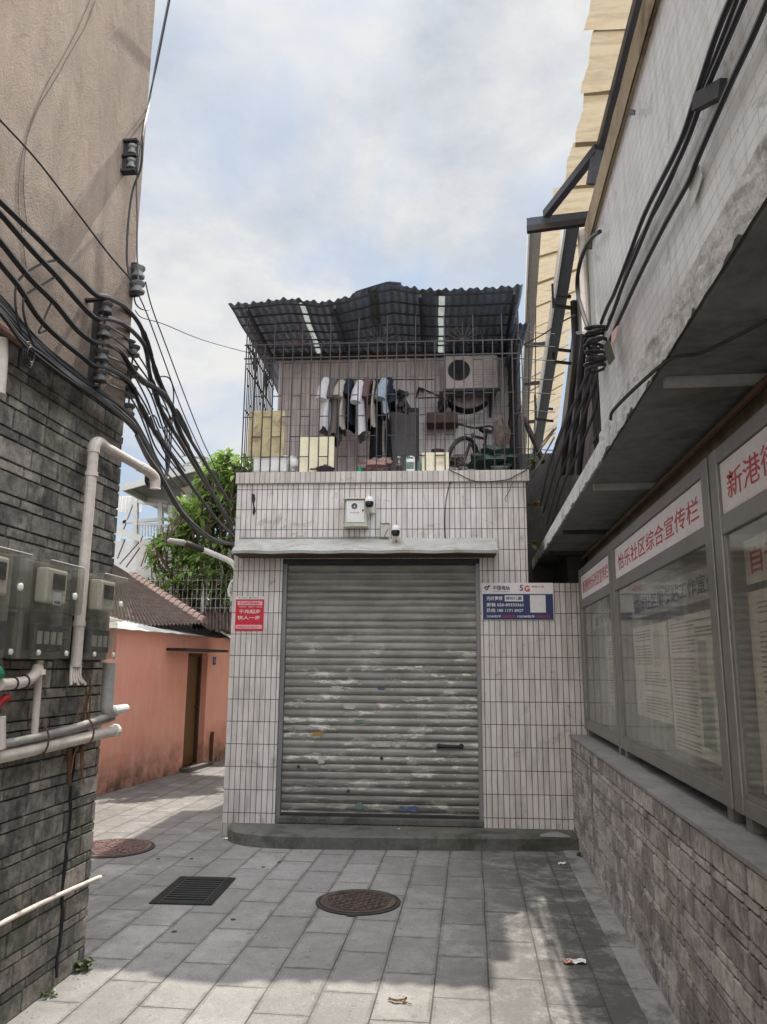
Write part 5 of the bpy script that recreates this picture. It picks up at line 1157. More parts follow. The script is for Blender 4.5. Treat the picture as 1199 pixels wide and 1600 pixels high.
# cables on the right wall
def cable(label, pts, r=.010, mt=None, name='cable', grp='cables on the grey wall at right', k=6, cat='cable'):
    single(name, label, cat, MB().tube(cr_(pts, k), r, 6), mt or m_cable, group=grp, smooth=True)
X1 = XS - .03
cable('outermost black cable rising to the top edge along the grey wall', [onx(a, b, X1) for a, b in ((1150, -20), (1118, 60), (1085, 160), (1060, 230), (1010, 330), (985, 395), (962, 455), (950, 480), (940, 505))], .0095)
cable('second black cable beside the outermost one on the grey wall', [onx(a, b, X1 + .005) for a, b in ((1172, -20), (1138, 60), (1100, 150), (1068, 235), (1022, 330), (995, 395), (972, 450), (958, 490), (948, 515))], .009)
cable('third black cable crossing below the wall bracket', [onx(a, b, X1 + .008) for a, b in ((1160, -20), (1125, 70), (1090, 165), (1075, 215), (1040, 300), (1000, 375), (978, 430), (966, 470), (952, 500))], .007)
cable('lower black cable passing behind the torn white paper', [onx(a, b, X1 + .01) for a, b in ((1205, -10), (1175, 60), (1140, 135), (1092, 245), (1076, 285), (1040, 350), (1000, 430), (968, 500), (950, 540))], .009)
cable('thick black cable curving in front of the steel post', [onx(a, b, XS - .04) for a, b in ((938, 362), (925, 372), (912, 395), (904, 425), (903, 455), (912, 490), (922, 520), (928, 560))], .013)
rg = random.Random(9)
co = MB()
for k in range(9):
    c = onx(932 + rg.uniform(-3, 3), 512 + k * 8, XS - .045)
    co.tube([c + Vector((.055 * math.cos(t * math.pi / 8), .045 * math.sin(t * math.pi / 8), .012 * math.sin(t * math.pi / 8 + k))) for t in range(17)], .009, 6)
single('cable_coil', 'coil of thick black cable bunched at the end of the grey wall', 'cable', co, m_cable, smooth=True)
def drop(pts_a, y0, y1):
    n = len(pts_a); return [ony(a, b, y0 + (y1 - y0) * i / (n - 1)) for i, (a, b) in enumerate(pts_a)]
cable('leftmost black cable falling from the coil into the gap', drop(((928, 560), (905, 615), (880, 670), (858, 730), (845, 790)), 4.4, 7.7), .011)
cable('second black cable falling from the coil into the gap', drop(((932, 565), (912, 625), (888, 680), (866, 740), (850, 800)), 4.4, 7.7), .011)
cable('third black cable falling from the coil into the gap', drop(((938, 570), (920, 630), (898, 690), (872, 755), (855, 820)), 4.4, 7.6), .010)
cable('rightmost black cable falling from the coil along the wall end', drop(((940, 575), (930, 640), (905, 705), (880, 760), (858, 835)), 4.5, 7.6), .010)
cable('thin wire linking the steel beam to the coil', drop(((820, 538), (850, 522), (875, 505), (900, 492)), 6.5, 4.6), .006)
dp = MB()
for a0, a1 in ((905, 880), (915, 893), (926, 905)): dp.tube([onx(a0, 520, .99), onx(a1, 740, .99)], .028, 8)
single('rain_pipes', 'dark downpipes on the recessed wall behind the black cables', 'pipe', dp, m_iron)

rg = random.Random(99); m = MB()
for _ in range(900):
    q = rg.random()
    if q < .35: x, y = .90 - abs(rg.gauss(0, .08)), rg.uniform(2.5, 7.3)
    elif q < .6: x, y = rg.uniform(-1.9, .9), 7.0 - abs(rg.gauss(0, .1)) + .1 * 0
    elif q < .75: x, y = -2.09 + abs(rg.gauss(0, .06)), rg.uniform(2.5, 4.4)
    else: x, y = rg.uniform(-2.6, .9), rg.uniform(2.6, 8)
    if HF.loc((x, y, 0)).y > -.48 and x > -2.3: continue
    s_ = rg.uniform(.0015, .005); a = rg.uniform(0, 3)
    m.col = rg.random(); c = Vector((x, y, 0)); u = Vector((math.cos(a), math.sin(a), 0)) * s_; w_ = Vector((-u.y, u.x, 0)) * rg.uniform(.4, 1)
    m.add([c - u - w_, c + u - w_, c + u + w_, c - u + w_, c + Vector((0, 0, s_ * .9))], [(0, 1, 4), (1, 2, 4), (2, 3, 4), (3, 0, 4)])
single('grit', None, None, m, mleaf('grit_and_crumbs', (.05, .04, .03, 1), (.30, .26, .20, 1), 0.0), kind='stuff')

# ============================================================ LEFT WALL FITTINGS
XW = XL
def meter(y0, y1, label, dark=.0, seed=0, wlabel=True):
    z0, z1 = 1.615, 2.075; zm = 1.83; rg = random.Random(seed)
    back = MB().box((XW + .002, y0 - .02, z0 - .01), (XW + .028, y1 + .02, z1 + .01), .004)
    side = MB().box((XW + .0285, y0 - .012, z0), (XW + .06, y1 + .012, z1), .006)
    up = MB().box((XW + .0605, y0, zm), (XW + .172, y1, z1 - .002), .02); lo = MB().box((XW + .0605, y0 + .012, z0 + .002), (XW + .13, y1 - .012, zm - .001), .016)
    glint_ = MB()  # white line painted along the top front edge as the sun's glint
    for (ya, za), (yb, zb) in (((y0 + .02, z1 - .004), (y1 - .02, z1 - .004)),): glint_.tube([(XW + .169, ya, za), (XW + .169, yb, zb)], .0022, 6)
    cy = (y0 + y1) / 2; 
    mt = MB().box((XW + .061, cy - .095, zm + .05), (XW + .125, cy + .085, z1 - .03), .012)
    sc = MB().box((XW + .1255, cy - .05, z1 - .13), (XW + .129, cy + .06, z1 - .055)); 
    wt = MB().lathe([(.016, 0), (.018, .008), (.010, .012), (.001, .012)], (XW + .1705, y1 - .10, z1 - .155), (1, 0, 0), 16)
    lb = MB().box((XW + .1705, y0 + .06, zm + .035), (XW + .172, y0 + .13, zm + .095)); lbk = MB().box((XW + .1722, y0 + .068, zm + .042), (XW + .1728, y0 + .122, zm + .054))
    brk = MB().box((XW + .061, y0 + .05, z0 + .04), (XW + .10, y1 - .05, zm - .05), .008); bb = MB()
    for k in range(4): bb.box((XW + .101, y0 + .07 + k * .06, z0 + .07), (XW + .112, y0 + .10 + k * .06, z0 + .13), .002)
    ps = [P('back_plate', back, m_iron), P('side_frame', side, m_conc), P('upper_cover', up, m_clear, smooth=50, subs=[P('rim_glint', glint_, m_wht)]), P('lower_cover', lo, m_clear, smooth=50),
          P('meter_body', mt, m_boxgrey, subs=[P('display', sc, m_lens)]), P('breaker', brk, m_iron, subs=[P('switches', bb, m_pvcg)])]
    for yy_ in (y0 + .05, y1 - .05): ps.append(P('screw', MB().lathe([(.014, 0), (.012, .008), (.001, .009)], (XW + .1255, yy_, z0 + .03), (1, 0, 0), 12), m_wht))
    ps.append(P('seal', wt, m_wht))
    if wlabel: ps.append(P('sticker', lb, m_wprint, subs=[P('bar_code', lbk, m_ink)]))
    thing('meter_box', label, 'meter box', ps, group='electricity meter boxes on the left stone wall', base=(XW + .08, cy, z0))
meter(2.84, 3.24, 'nearest meter box, cut by the left picture edge, with a white sticker', seed=1)
meter(3.36, 3.71, 'middle meter box with clear cover and white bar code sticker', seed=2)
meter(3.90, 4.22, 'farthest meter box at the wall corner, paler and without sticker', seed=3, wlabel=False)

def pipe(label, pts, r, mt, k=5, name='pipe', grp='plastic pipes on the left stone wall', subs=(), cat='pipe'):
    b = MB().tube(cr_(pts, k), r, 12)
    if subs: thing(name, label, cat, [P('tube', b, mt, smooth=True)] + list(subs), group=grp)
    else: single(name, label, cat, b, mt, group=grp, smooth=True)
XP = -2.03
A = lambda a, b, x=XP: onx(a, b, x)
e0 = A(151, 700); e1 = A(124, 1048)
yv = 3.80; zt = onx(152, 700, XP).z
top = onx(155, 692, XP)
ring = lambda c, ax, r: MB().tube([Vector(c) - Vector(ax) * .012, Vector(c) + Vector(ax) * .012], r, 14)
pv = [Vector((XP, top.y - .05, 1.58)), Vector((XP, top.y - .05, 2.2)), Vector((XP, top.y - .05, top.z - .06))]
cl1 = ring((XP, top.y - .05, top.z - .19), (0, 0, 1), .034); cl2 = ring((XP, top.y - .05, 1.80), (0, 0, 1), .032)
elb = MB().tube(cr_([(XP, top.y - .05, top.z - .07), (XP, top.y - .045, top.z - .03), (XP, top.y - .01, top.z), (XP, top.y + .05, top.z)], 5), .033, 12)
hz_ = MB().tube([(XP, top.y + .05, top.z), (XP + .01, 4.46, top.z + .0)], .028, 12)
endp = onx(218, 716, XP); 
eb2 = MB().tube(cr_([(XP + .008, 4.42, top.z), (XP + .02, 4.52, top.z - .005), (XP + .035, 4.60, top.z - .03), (XP + .035, 4.615, top.z - .10)], 5), [.032] * 15 + [.036], 12)
fing = []
for k in range(5):
    fing.append(P('cable_tail', MB().tube(cr_([(XP - .012 + .006 * k, top.y - .07 + .012 * k, 1.585), (XP + .004 * k, top.y - .09 + .016 * k, 1.53), (XP + .01 + .004 * k, top.y - .10 + .03 * k, 1.49 + .01 * (k % 2))], 4), .008, 6), m_pvc))
thing('cable_conduit', 'tall white plastic conduit running up past the meter boxes and bending over the corner', 'conduit', [P('riser', MB().tube(pv, .028, 12), m_pvc), P('elbow', elb, m_pvc), P('horizontal_run', hz_, m_pvc), P('end_elbow', eb2, m_pvc), P('coupling', cl1, m_pvc), P('coupling', cl2, m_pvc)] + fing, base=(XP, top.y, 1.5))
pipe('short vertical white conduit below the middle meter box', [(XP - .03, 3.565, 1.61), (XP - .03, 3.57, 1.45), (XP - .03, 3.575, 1.27)], .017, m_pvc)
pipe('bent pinkish hose below the nearest meter box', [A(0, 1070, XP), A(22, 1068, XP), A(42, 1064, XP), A(55, 1054, XP), A(61, 1042, XP)], .026, m_pvc)
single('pipe_socket', 'yellowed pipe socket where the bent hose meets the meter box', 'pipe', ring(A(61, 1050, XP), (0, 0, 1), .032), m_cream)
rings = MB()
for k, (a, b) in enumerate(((20, 1068), (38, 1065))):
    p = A(a, b); single('hose_clip', ['nearer', 'farther'][k] + ' dark wire clip round the bent hose', 'clip', MB().tube([p + Vector((.029 * math.cos(t * math.pi / 8), 0, .029 * math.sin(t * math.pi / 8))) for t in range(17)], .004, 5), m_iron, group='pipe clips on the left wall')
single('green_valve', 'green plastic valve piece at the left picture edge', 'valve', MB().lathe([(.03, -.03), (.034, -.02), (.034, .02), (.03, .03)], A(-9, 1052, XP), (0, 1, 0), 16), m_green)
single('red_valve_handle', 'dark red valve handle below the green valve piece', 'valve handle', MB().tube(cr_([A(-6, 1110), A(4, 1095), A(12, 1090), A(16, 1088)], 4), [.012, .013, .014, .015, .016, .017, .018, .018, .016, .016, .014, .012, .011], 10), m_redp)
yc = 4.40
pipe('white pipe running level along the left stone wall, thicker of the pair', [(XP - .035, 2.4, 1.195), (XP - .035, 3.4, 1.195), (XP - .035, yc + .02, 1.215)], .031, m_pvc, subs=[P('end_cap', MB().lathe([(.036, -.02), (.037, .02), (.03, .028), (.001, .03)], (XP - .035, yc + .03, 1.216), (0, 1, 0), 14), m_wht)])
pipe('grey pipe lying on top of the thicker white level pipe', [(XP - .02, 2.4, 1.245), (XP - .02, 3.4, 1.25), (XP - .02, 3.9, 1.27), (XP - .02, yc, 1.315)], .018, m_pvcg)
pipe('thinner grey pipe squeezed between the grey and white level pipes', [(XP - .03, 3.6, 1.255), (XP - .03, 4.0, 1.255), (XP - .03, yc, 1.285)], .013, m_pvcg)
pipe('vertical grey drain pipe at the wall corner ending in a white elbow', [(XP - .02, 4.28, 1.60), (XP - .02, 4.28, 1.45), (XP - .02, 4.28, 1.36), (XP - .02, 4.30, 1.335), (XP - .02, 4.33, 1.33)], .036, m_pvcg,
     subs=[P('elbow_end', MB().tube([(XP - .01, 4.34, 1.335), (XP + .01, 4.47, 1.34)], [.027, .024], 12), m_wht)])
pipe('thin white pipe low on the left stone wall', [(XP - .055, 2.4, .47), (XP - .055, 3.6, .465), (XP - .055, 4.36, .43), (XP - .05, 4.40, .425), (XP - .07, 4.42, .42)], .0115, m_pvc)
pipe('white vertical pipe stub at the left picture edge', [A(3, 1120), A(3, 1170)], .018, m_pvc)
for k, (yy_, lb) in enumerate(((3.62, 'nearer dark iron hook holding the pair of level pipes'), (4.07, 'farther dark iron hook holding the pair of level pipes'))):
    single('pipe_hook', lb, 'hook', MB().tube([(XP - .075, yy_, 1.33), (XP - .02, yy_, 1.34)] + [(XP - .025 + .045 * math.sin(t * math.pi / 8), yy_, 1.235 + .07 * math.cos(t * math.pi / 8)) for t in range(12)], .0055, 6), m_rust, group='pipe clips on the left wall')
# dry roots and stem hugging the corner
rt = MB(); rg = random.Random(12)
for k in range(7):
    q = [A(140 + rg.uniform(-6, 10), 1060 + 10 * k, XP - .05)]
    for j in range(6): q.append(q[-1] + Vector((rg.uniform(-.006, .01), rg.uniform(-.05, .03), rg.uniform(-.09, -.02))))
    rt.tube(q, .004, 5)
single('dry_roots', 'tangle of dry yellowish roots on the wall below the farthest meter box', 'roots', rt, m_dry)
single('hose_stub', 'short brown stub hanging below the level pipes near the corner', 'pipe', MB().tube([A(109, 1168, XP - .05), A(109, 1210, XP - .05), A(110, 1228, XP - .05)], [.016, .012, .01], 8), m_rust)

# ---- insulators and brackets
def insul(c, r=.038, h=.07, ax=(0, 0, 1)):
    return MB().lathe([(r*.4, -h/2), (r*.95, -h*.46), (r, -h*.3), (r*.72, -h*.12), (r*.68, h*.05), (r*.95, h*.2), (r, h*.38), (r*.6, h*.5)], c, ax, 18)
XI = -1.985
rack = []
pts = [(166, 481), (163, 518), (160, 555), (158, 588)]
yb = onx(163, 520, XI).y
for a, b in pts:
    c = onx(a, b, XI); c.y = yb; rack.append(P('insulator', insul(c), m_insul, smooth=50))
zz = [onx(a, b, XI).z for a, b in pts]
rack.append(P('strap', MB().bar((XI - .05, yb, zz[0] + .06), (XI - .05, yb, zz[-1] - .07), .04, .012, (0, 1, 0)).bar((XI, yb, zz[0] + .05), (XL, yb, zz[0] + .05), .035, .012).bar((XI, yb, zz[-1] - .06), (XL, yb, zz[-1] - .06), .035, .012), m_iron))
rack.append(P('bolt', MB().tube([(XI, yb, zz[0] + .07), (XI, yb, zz[-1] - .08)], .006, 6), m_iron))
thing('insulator_rack', 'iron rack with four dirty porcelain insulators on the plaster left of the corner', 'insulator rack', rack, group='insulator racks on the left house')
XI2 = -1.93; rack = []
pts = [(209, 548), (206, 580), (203, 612), (201, 640)]
y2b = 4.37
P2 = [ony(a, b, y2b) for a, b in pts]
for c in P2: rack.append(P('insulator', insul(c, .042, .075), m_insul, smooth=50))
rack.append(P('strap', MB().bar((P2[0].x - .05, y2b, P2[0].z + .06), (P2[0].x - .05, y2b, P2[-1].z - .06), .04, .012, (0, 1, 0)).bar(P2[0] + Vector((0, 0, .055)), (XL, y2b - .04, P2[0].z + .055), .035, .012).bar(P2[-1] + Vector((0, 0, -.055)), (XL, y2b - .04, P2[-1].z - .055), .035, .012), m_iron))
rack.append(P('bolt', MB().tube([P2[0] + Vector((0, 0, .07)), P2[-1] - Vector((0, 0, .07))], .006, 6), m_iron))
thing('insulator_rack', 'iron rack of dark insulators standing out past the wall corner', 'insulator rack', rack, group='insulator racks on the left house')
y3 = 4.30; c1 = ony(217, 425, y3); c2 = ony(216, 449, y3)
thing('insulator_rack', 'small bracket with two stacked grey insulators high on the corner', 'insulator rack', [P('insulator', insul(c1, .042, .085), m_insul2, smooth=50), P('insulator', insul(c2, .045, .08), m_insul2, smooth=50),
      P('bracket', MB().bar(c1 + Vector((0, 0, .05)), (XL, y3, c1.z + .05), .04, .012).bar(c2 - Vector((0, 0, .05)), (XL, y3, c2.z - .05), .04, .012).bar((XL + .02, y3, c1.z + .06), (XL + .02, y3, c2.z - .06), .03, .03), m_iron)], group='insulator racks on the left house')
c1 = onx(208, 234, XL + .062); c2 = onx(207, 257, XL + .062); y4 = c1.y; c2.y = y4; bk = MB()
for z in (c1.z + .055, c2.z - .055, (c1.z + c2.z) / 2): bk.bar((XL, y4, z), (XL + .097, y4, z), .05, .014)
bk.bar((XL + .008, y4, c1.z + .06), (XL + .008, y4, c2.z - .06), .05, .014).bar((XL + .09, y4, c1.z + .06), (XL + .09, y4, c2.z - .06), .014, .012)
thing('insulator_rack', 'framed bracket with two pale insulators, highest on the plaster wall', 'insulator rack', [P('insulator', insul(c1, .03, .07), m_insul2), P('insulator', insul(c2, .03, .07), m_insul2), P('bracket', bk, m_iron)], group='insulator racks on the left house')

# ---- overhead cables
def SP(px, py, y0=4.40, y1=7.9, p0=215, p1=366):
    t = (px - p0) / (p1 - p0); y = 1 / ((1 - t) / y0 + t / y1); return ony(px, py, y)
def wallpts(l, x=-1.99): return [onx(a, b, x) for a, b in l]
GL = 'overhead cables of the left house'
def lc(label, pts, r, mt=None, k=6): single('cable', label, 'cable', MB().tube(cr_(pts, k), r, 7), mt or m_cable, group=GL, smooth=True)
lc('topmost thick cable from the left picture edge to the tiled house', wallpts([(-40, 275), (0, 314), (60, 372), (95, 408), (125, 436), (150, 460), (172, 466)]) + [SP(196, 480, p0=196, y0=4.2), SP(218, 506), SP(232, 540), SP(248, 590), SP(272, 640), SP(300, 690), SP(335, 746), SP(364, 792), ], .0150)
lc('second thick cable below the topmost one, looping past the corner rack', wallpts([(-40, 288), (0, 332), (50, 390), (88, 430), (120, 468), (150, 497), (170, 498)]) + [SP(196, 508, p0=196, y0=4.2), SP(222, 533), SP(230, 552), SP(236, 590), SP(252, 640), SP(282, 690), SP(322, 756), SP(364, 818), ], .0150)
lc('third thick cable from the left edge, sagging before the insulators', wallpts([(-40, 330), (0, 376), (45, 432), (85, 472), (118, 512), (146, 534), (162, 536)]) + [SP(188, 548, p0=188, y0=4.1), SP(206, 575), SP(222, 592), SP(244, 606), SP(262, 622), SP(290, 690), SP(330, 765), SP(366, 832), ], .0150)
lc('fourth thick cable, lowest of the four from the left edge', wallpts([(-40, 360), (0, 411), (30, 448), (60, 495), (95, 530), (130, 558), (146, 571), (165, 574)]) + [SP(190, 586, p0=190, y0=4.1), SP(208, 604), SP(218, 630), SP(238, 668), SP(262, 702), SP(300, 760), SP(340, 812), SP(366, 838)], .0140)
lc('thin cable slanting from the left edge to the stacked grey insulators', wallpts([(-30, 152), (0, 186), (60, 252), (120, 330), (170, 396), (205, 436)]), .0055)
CW = lambda a, b, d=.05: onx(a, b, XL + d)
lc('thin cable rising along the corner to the top of the picture', [ony(272, -30, 4.42), ony(262, 20, 4.42), ony(248, 90, 4.42), ony(236, 145, 4.42), ony(231, 175, 4.42), CW(224, 205, .11), CW(223, 235, .12), CW(220, 265, .10), CW(208, 298), CW(201, 350, .04), CW(199, 405, .04), CW(204, 436, .06)], .0065)
lc('second thin cable twisting beside the one along the corner', [ony(270, -30, 4.40), ony(258, 30, 4.40), ony(244, 100, 4.40), ony(234, 160, 4.40), CW(226, 195, .11), CW(218, 245, .11), CW(214, 290, .08), CW(215, 340, .07), CW(215, 400, .07), CW(217, 440, .09)], .005, m_cgrey)
lc('upper of two thin wires sloping from the grey insulators down to the tiled house', [SP(228, 440), SP(238, 480), SP(262, 545), SP(292, 625), SP(318, 690), SP(333, 722), SP(350, 770)], .0045)
lc('lower of two thin wires sloping from the grey insulators down to the tiled house', [SP(217, 460), SP(226, 480), SP(234, 500), SP(256, 560), SP(285, 640), SP(312, 700), SP(326, 728), SP(345, 775)], .0045)
lc('small hooked wire loop just below the stacked grey insulators', [SP(210, 462), SP(213, 475), SP(222, 483), SP(232, 484), SP(235, 480)], .005)
lc('thin wire reaching across the sky to the caged terrace', [SP(212, 485), SP(220, 495), SP(235, 500), SP(258, 507), ony(320, 532, 6.3), ony(392, 552, 7.7)], .0035)
lc('loose curved wire arcing under the two upper thick cables', wallpts([(90, 406), (62, 414), (35, 432), (25, 452), (26, 485), (34, 520)]), .0055)
lc('second loose curved wire under the thick cables', wallpts([(88, 432), (68, 444), (42, 460), (37, 475), (40, 500), (52, 538)]), .0055)
lc('third loose wire arcing near the lowest thick cable', wallpts([(82, 472), (74, 488), (68, 505), (62, 520), (80, 515), (95, 528)]), .005)
rg = random.Random(77)
bmat = [m_cable, m_cgrey, m_cable, m_cable, m_cgrey, m_cable, m_cable, m_cgrey, m_cable, m_cable]
names = ['top', 'second', 'third', 'fourth', 'fifth', 'sixth', 'seventh', 'eighth', 'ninth', 'lowest']
for k in range(10):
    o = (k - 4.5) * 1.9; j = lambda: rg.uniform(-2.5, 2.5)
    lc(f'{names[k]} wire of the dark bundle along the plaster edge', wallpts([(-40, 448 + o + j()), (0, 478 + o * 1.5 + j()), (35, 520 + o * 1.5 + j()), (70, 552 + o * 1.3 + j()), (110, 585 + o + j()), (150, 615 + o + j()), (185, 640 + o + j())], -2.03 + .005 * k)
       + [SP(208, 662 + o), SP(226, 690 + o * .8), SP(244, 725 + o * .8), SP(262, 762 + o * .6), SP(284, 798 + o * .6), SP(308, 826 + o * .4), SP(335, 845), SP(366, 851)], .008 if k % 2 else .012, bmat[k])
lc('thick wrapped cable joint sagging along the bundle', [SP(214, 680), SP(232, 715), SP(250, 742), SP(268, 775), SP(284, 800), SP(306, 822), SP(330, 840), SP(352, 848), SP(368, 850)], [.012, .013, .014, .015, .016, .018, .019, .019, .019, .020, .020, .020, .020, .019, .019, .019, .02, .02, .02, .022, .022, .022, .022, .021, .020, .020] + [.018] * 23, m_cgrey)
for k, (r_, lb) in enumerate(((0, 'outer'), (1, 'middle'), (2, 'inner'), (3, 'innermost'))):
    d = k * 4
    lc(f'{lb} black cable looping from the conduit mouth up beside the corner rack', [ony(231, 742, 4.60), SP(228, 752 - d), SP(236, 764 - d), SP(248, 764 - d), SP(260, 750 - d), SP(266 - k*2, 720), SP(268 - k * 3, 690), SP(270 - k * 4, 650 + 6*k), SP((272, 262, 268, 251)[k], (612, 640, 655, 668)[k]), SP((266, 254, 260, 244)[k], (592, 622, 640, 652)[k]), SP((254, 245, 252, 236)[k], (588, 612, 632, 648)[k]), SP((244, 238, 246, 230)[k], (592, 616, 634, 656)[k])], .0055)
SL = [((223, 515), (230, 535), (238, 560)), ((240, 568), (247, 590), (254, 606)), ((256, 612), (268, 634), (278, 652)), ((237, 592), (243, 612), (249, 634)), ((252, 642), (262, 658), (272, 674)), ((245, 608), (256, 617), (268, 634)),
      ((218, 630), (227, 648), (238, 668)), ((240, 671), (250, 685), (262, 702)), ((224, 596), (234, 601), (244, 608)), ((214, 586), (222, 594), (228, 600)), ((272, 652), (286, 684), (296, 700)), ((276, 640), (288, 664), (300, 690))]
nm_ = ['first', 'second', 'third', 'fourth', 'fifth', 'sixth', 'seventh', 'eighth', 'ninth', 'tenth', 'eleventh', 'twelfth']
for k, q in enumerate(SL):
    m = MB().tube(cr_([SP(*p) for p in q], 4), [.012, .018, .021, .020, .022, .021, .020, .018, .012], 8)
    single('cable_sleeve', nm_[k] + ' black tape wrapped joint on the cables right of the corner insulators', 'cable joint', m, m_cable, group='taped joints on the overhead cables', smooth=True)
rg = random.Random(5)
ORD = ['uppermost', 'next', 'third', 'fourth', 'fifth', 'sixth', 'lowest']
for k in range(7):
    a0 = 150 + rg.uniform(-4, 4); b0 = 500 + k * 15; o = rg.uniform(-4, 4)
    lc(ORD[k] + ' thin slack wire hooked between the two corner insulator racks', wallpts([(a0 + 12, b0 + 4), (a0 + 24, b0 + 12)]) + [SP(198, b0 + 26 + o, p0=196, y0=4.25), SP(216, b0 + 52 + o), SP(232 + o, b0 + 84), SP(246 + o, b0 + 122), SP(262, b0 + 152 + o), SP(290, b0 * .6 + 400 + 3 * k)], .006, m_cable if k % 3 else m_cgrey)
# coil of spare wire hanging at left
for k in range(3):
    c = A(46, 548, -1.99)
    single('wire_coil', ['largest', 'middle', 'smallest'][k] + ' loop of spare wire hanging under the dark bundle', 'wire', MB().tube([c + Vector((.005 * k, (.045 - .009 * k) * math.cos(t * math.pi / 10), -.02 + (.06 - .012 * k) * math.sin(t * math.pi / 10))) for t in range(21)], .0045, 6), m_cable, group='spare wire loops at left')
tf = MB().tube(cr_([A(22, 500, -2.0), A(40, 532, -1.98), A(75, 556, -1.98)], 4), .018, 8)
pipe('pale pipe rising behind the bundle at the left picture edge', [A(2, 528, -2.06), A(2, 560, -2.06), A(-2, 615, -2.06)], .03, m_pvc)

# street lamp on an arm
LY = 7.75
arm = MB().tube(cr_([ony(372, 905, LY), ony(370, 890, LY), ony(362, 878, LY), ony(345, 870, LY), ony(318, 859, LY - .05)], 5), [.028] * 21, 10)
ins = MB().tube(cr_([ony(368, 905, LY), ony(362, 910, LY), ony(358, 922, LY), ony(360, 932, LY)], 4), .012, 8)
hd = MB()
p0, p1, p2 = ony(320, 860, LY - .05), ony(292, 849, LY - .1), ony(262, 844, LY - .15)
hd.tube([p0, p0.lerp(p1, .2), p1], [.024, .034, .030], 10); led = MB().tube([p1, p1.lerp(p2, .15), p1.lerp(p2, .9), p2], [.014, .032, .026, .006], 8)
for v in led.v: pass
thing('street_lamp', 'white curved lamp arm with a dark grey head reaching left from the tiled house', 'street lamp', [P('arm', arm, m_wht, smooth=True), P('housing', hd, m_iron), P('light_head', led, m_pvcg), P('power_lead', ins, m_wht, smooth=True)])

# ============================================================ LANE AT LEFT: salmon house, tiled roof, terrace, tree
ang = OF
def onO(px, py, v=0.0): return OF.f(px, py, v)
d0 = onO(283, 1200); d1 = onO(322, 1190); zt_ = onO(297, 1020).z
du0, du1 = onO(291, 1100).x, onO(322, 1100).x
wl = MB().prism([(-3, 0), (du0, 0), (du0, zt_), (du1, zt_), (du1, 0), (4.6, 0), (4.6, 2.03), (-3, 2.03)], 1, 0.0, 0.22)
wl2 = MB().box((-3, .22, 0), (4.6, 2.4, 2.0))
dr_ = MB().box((du0, .15, .05), (du1, .19, zt_)); dp_ = MB()
W_ = du1 - du0
for z0_, z1_ in ((.15, .55), (.65, 1.1), (1.2, 1.65)): dp_.box((du0 + .12 * W_, .140, z0_), (du1 - .12 * W_, .1495, z1_), .004)
dfr = MB().box((du0 + .002, .10, .05), (du0 + .05, .148, zt_ - .002)).box((du1 - .05, .10, .05), (du1 - .002, .148, zt_ - .002)).box((du0 + .051, .10, zt_ - .05), (du1 - .051, .148, zt_ - .002))
kn = MB().lathe([(.02, 0), (.025, .03), (.001, .04)], (du0 + .88 * W_, .149, .92), (0, -1, 0), 10)
st = MB().box((du0 - .1, -.14, 0), (du1 + .1, -.001, .06), .005)
cu0 = onO(290, 1016, -.3).x; cu1 = onO(356, 1018, -.3).x; cz = onO(325, 1016, -.3).z
cn = MB().box((cu0, -.32, cz - .02), (cu1, -.001, cz + .018), .004)
ev0 = MB().grid(40, 6, lambda a, b: (-3 + a * 7.6, -.10 + b * .9, 2.035 + b * .24 + .006 * math.sin(a * 400)))
ev1 = MB().box((-3, -.09, 2.031), (4.6, .0, 2.034))
pl_ = onO(335, 1033); num = MB().box((pl_.x - .05, -.012, pl_.z - .06), (pl_.x + .06, -.001, pl_.z + .07), .003)
nm = text_mb('5', .05, (pl_.x - .02, -.0135, pl_.z - .02), (1, 0, 0), (0, 0, 1), 0, .04)
drp = MB().tube([(du1 + .25, -.03, 0), (du1 + .25, -.03, .42), (du1 + .27, -.03, .5)], .03, 8)
stn = MB()
thing('salmon_house', 'low salmon painted house with a brown door along the sunny lane', 'house', [P('wall', wl, m_salmon), P('rear_wall', wl2, m_salmon), P('door', dr_, m_door, subs=[P('door_panels', dp_, m_door), P('knob', kn, m_iron), P('door_frame', dfr, m_wood)]), P('doorstep', st, m_step),
      P('door_canopy', cn, m_blk), P('eaves_sheet', ev0, m_bgwall), P('number_plate', num, m_bprint, subs=[P('numeral', nm, m_wprint)]), P('pipe_stub', drp, m_rust)], fr=OF, base=(0, 0, 0))

# old tiled roof behind it
Q1, Q2, Q3, Q4 = ony(170, 880, 13.2), ony(206, 903, 13.2), ony(322, 978, 11.9), ony(165, 985, 10.4)
rf_ = MB()
def rfn(a, b):
    top = Q1.lerp(Q2, a); bot = Q4.lerp(Q3, a); p = top.lerp(bot, b); return p + Vector((0, 0, .035 * abs(math.sin(a * 26 * math.pi)) + .02 * (1 - (b * 16 % 1))))
rf_.grid(26 * 6, 16 * 3, rfn)
rdg = MB()
for k in range(17):
    a, b = Q2.lerp(Q3, k / 17), Q2.lerp(Q3, (k + .9) / 17); rdg.tube([a + Vector((0, 0, .05)), b + Vector((0, 0, .075))], [.075, .065], 8)
gb = MB().add([Q2 - Vector((0, 0, .03)), Q3 - Vector((0, 0, .03)), Q3 + Vector((.1, 2.5, -.3)), Q2 + Vector((.1, 2.5, -.3)), Q2 + Vector((0, 2.5, -1.2)), Q3 + Vector((0, 2, -.9))], [(0, 1, 2, 3), (3, 2, 5, 4)])
thing('old_roof', 'weathered clay tiled roof with a lime washed verge behind the salmon house', 'roof', [P('tiles', rf_, m_rtiles), P('verge', rdg, m_ridge), P('gable', gb, m_rtiles)])
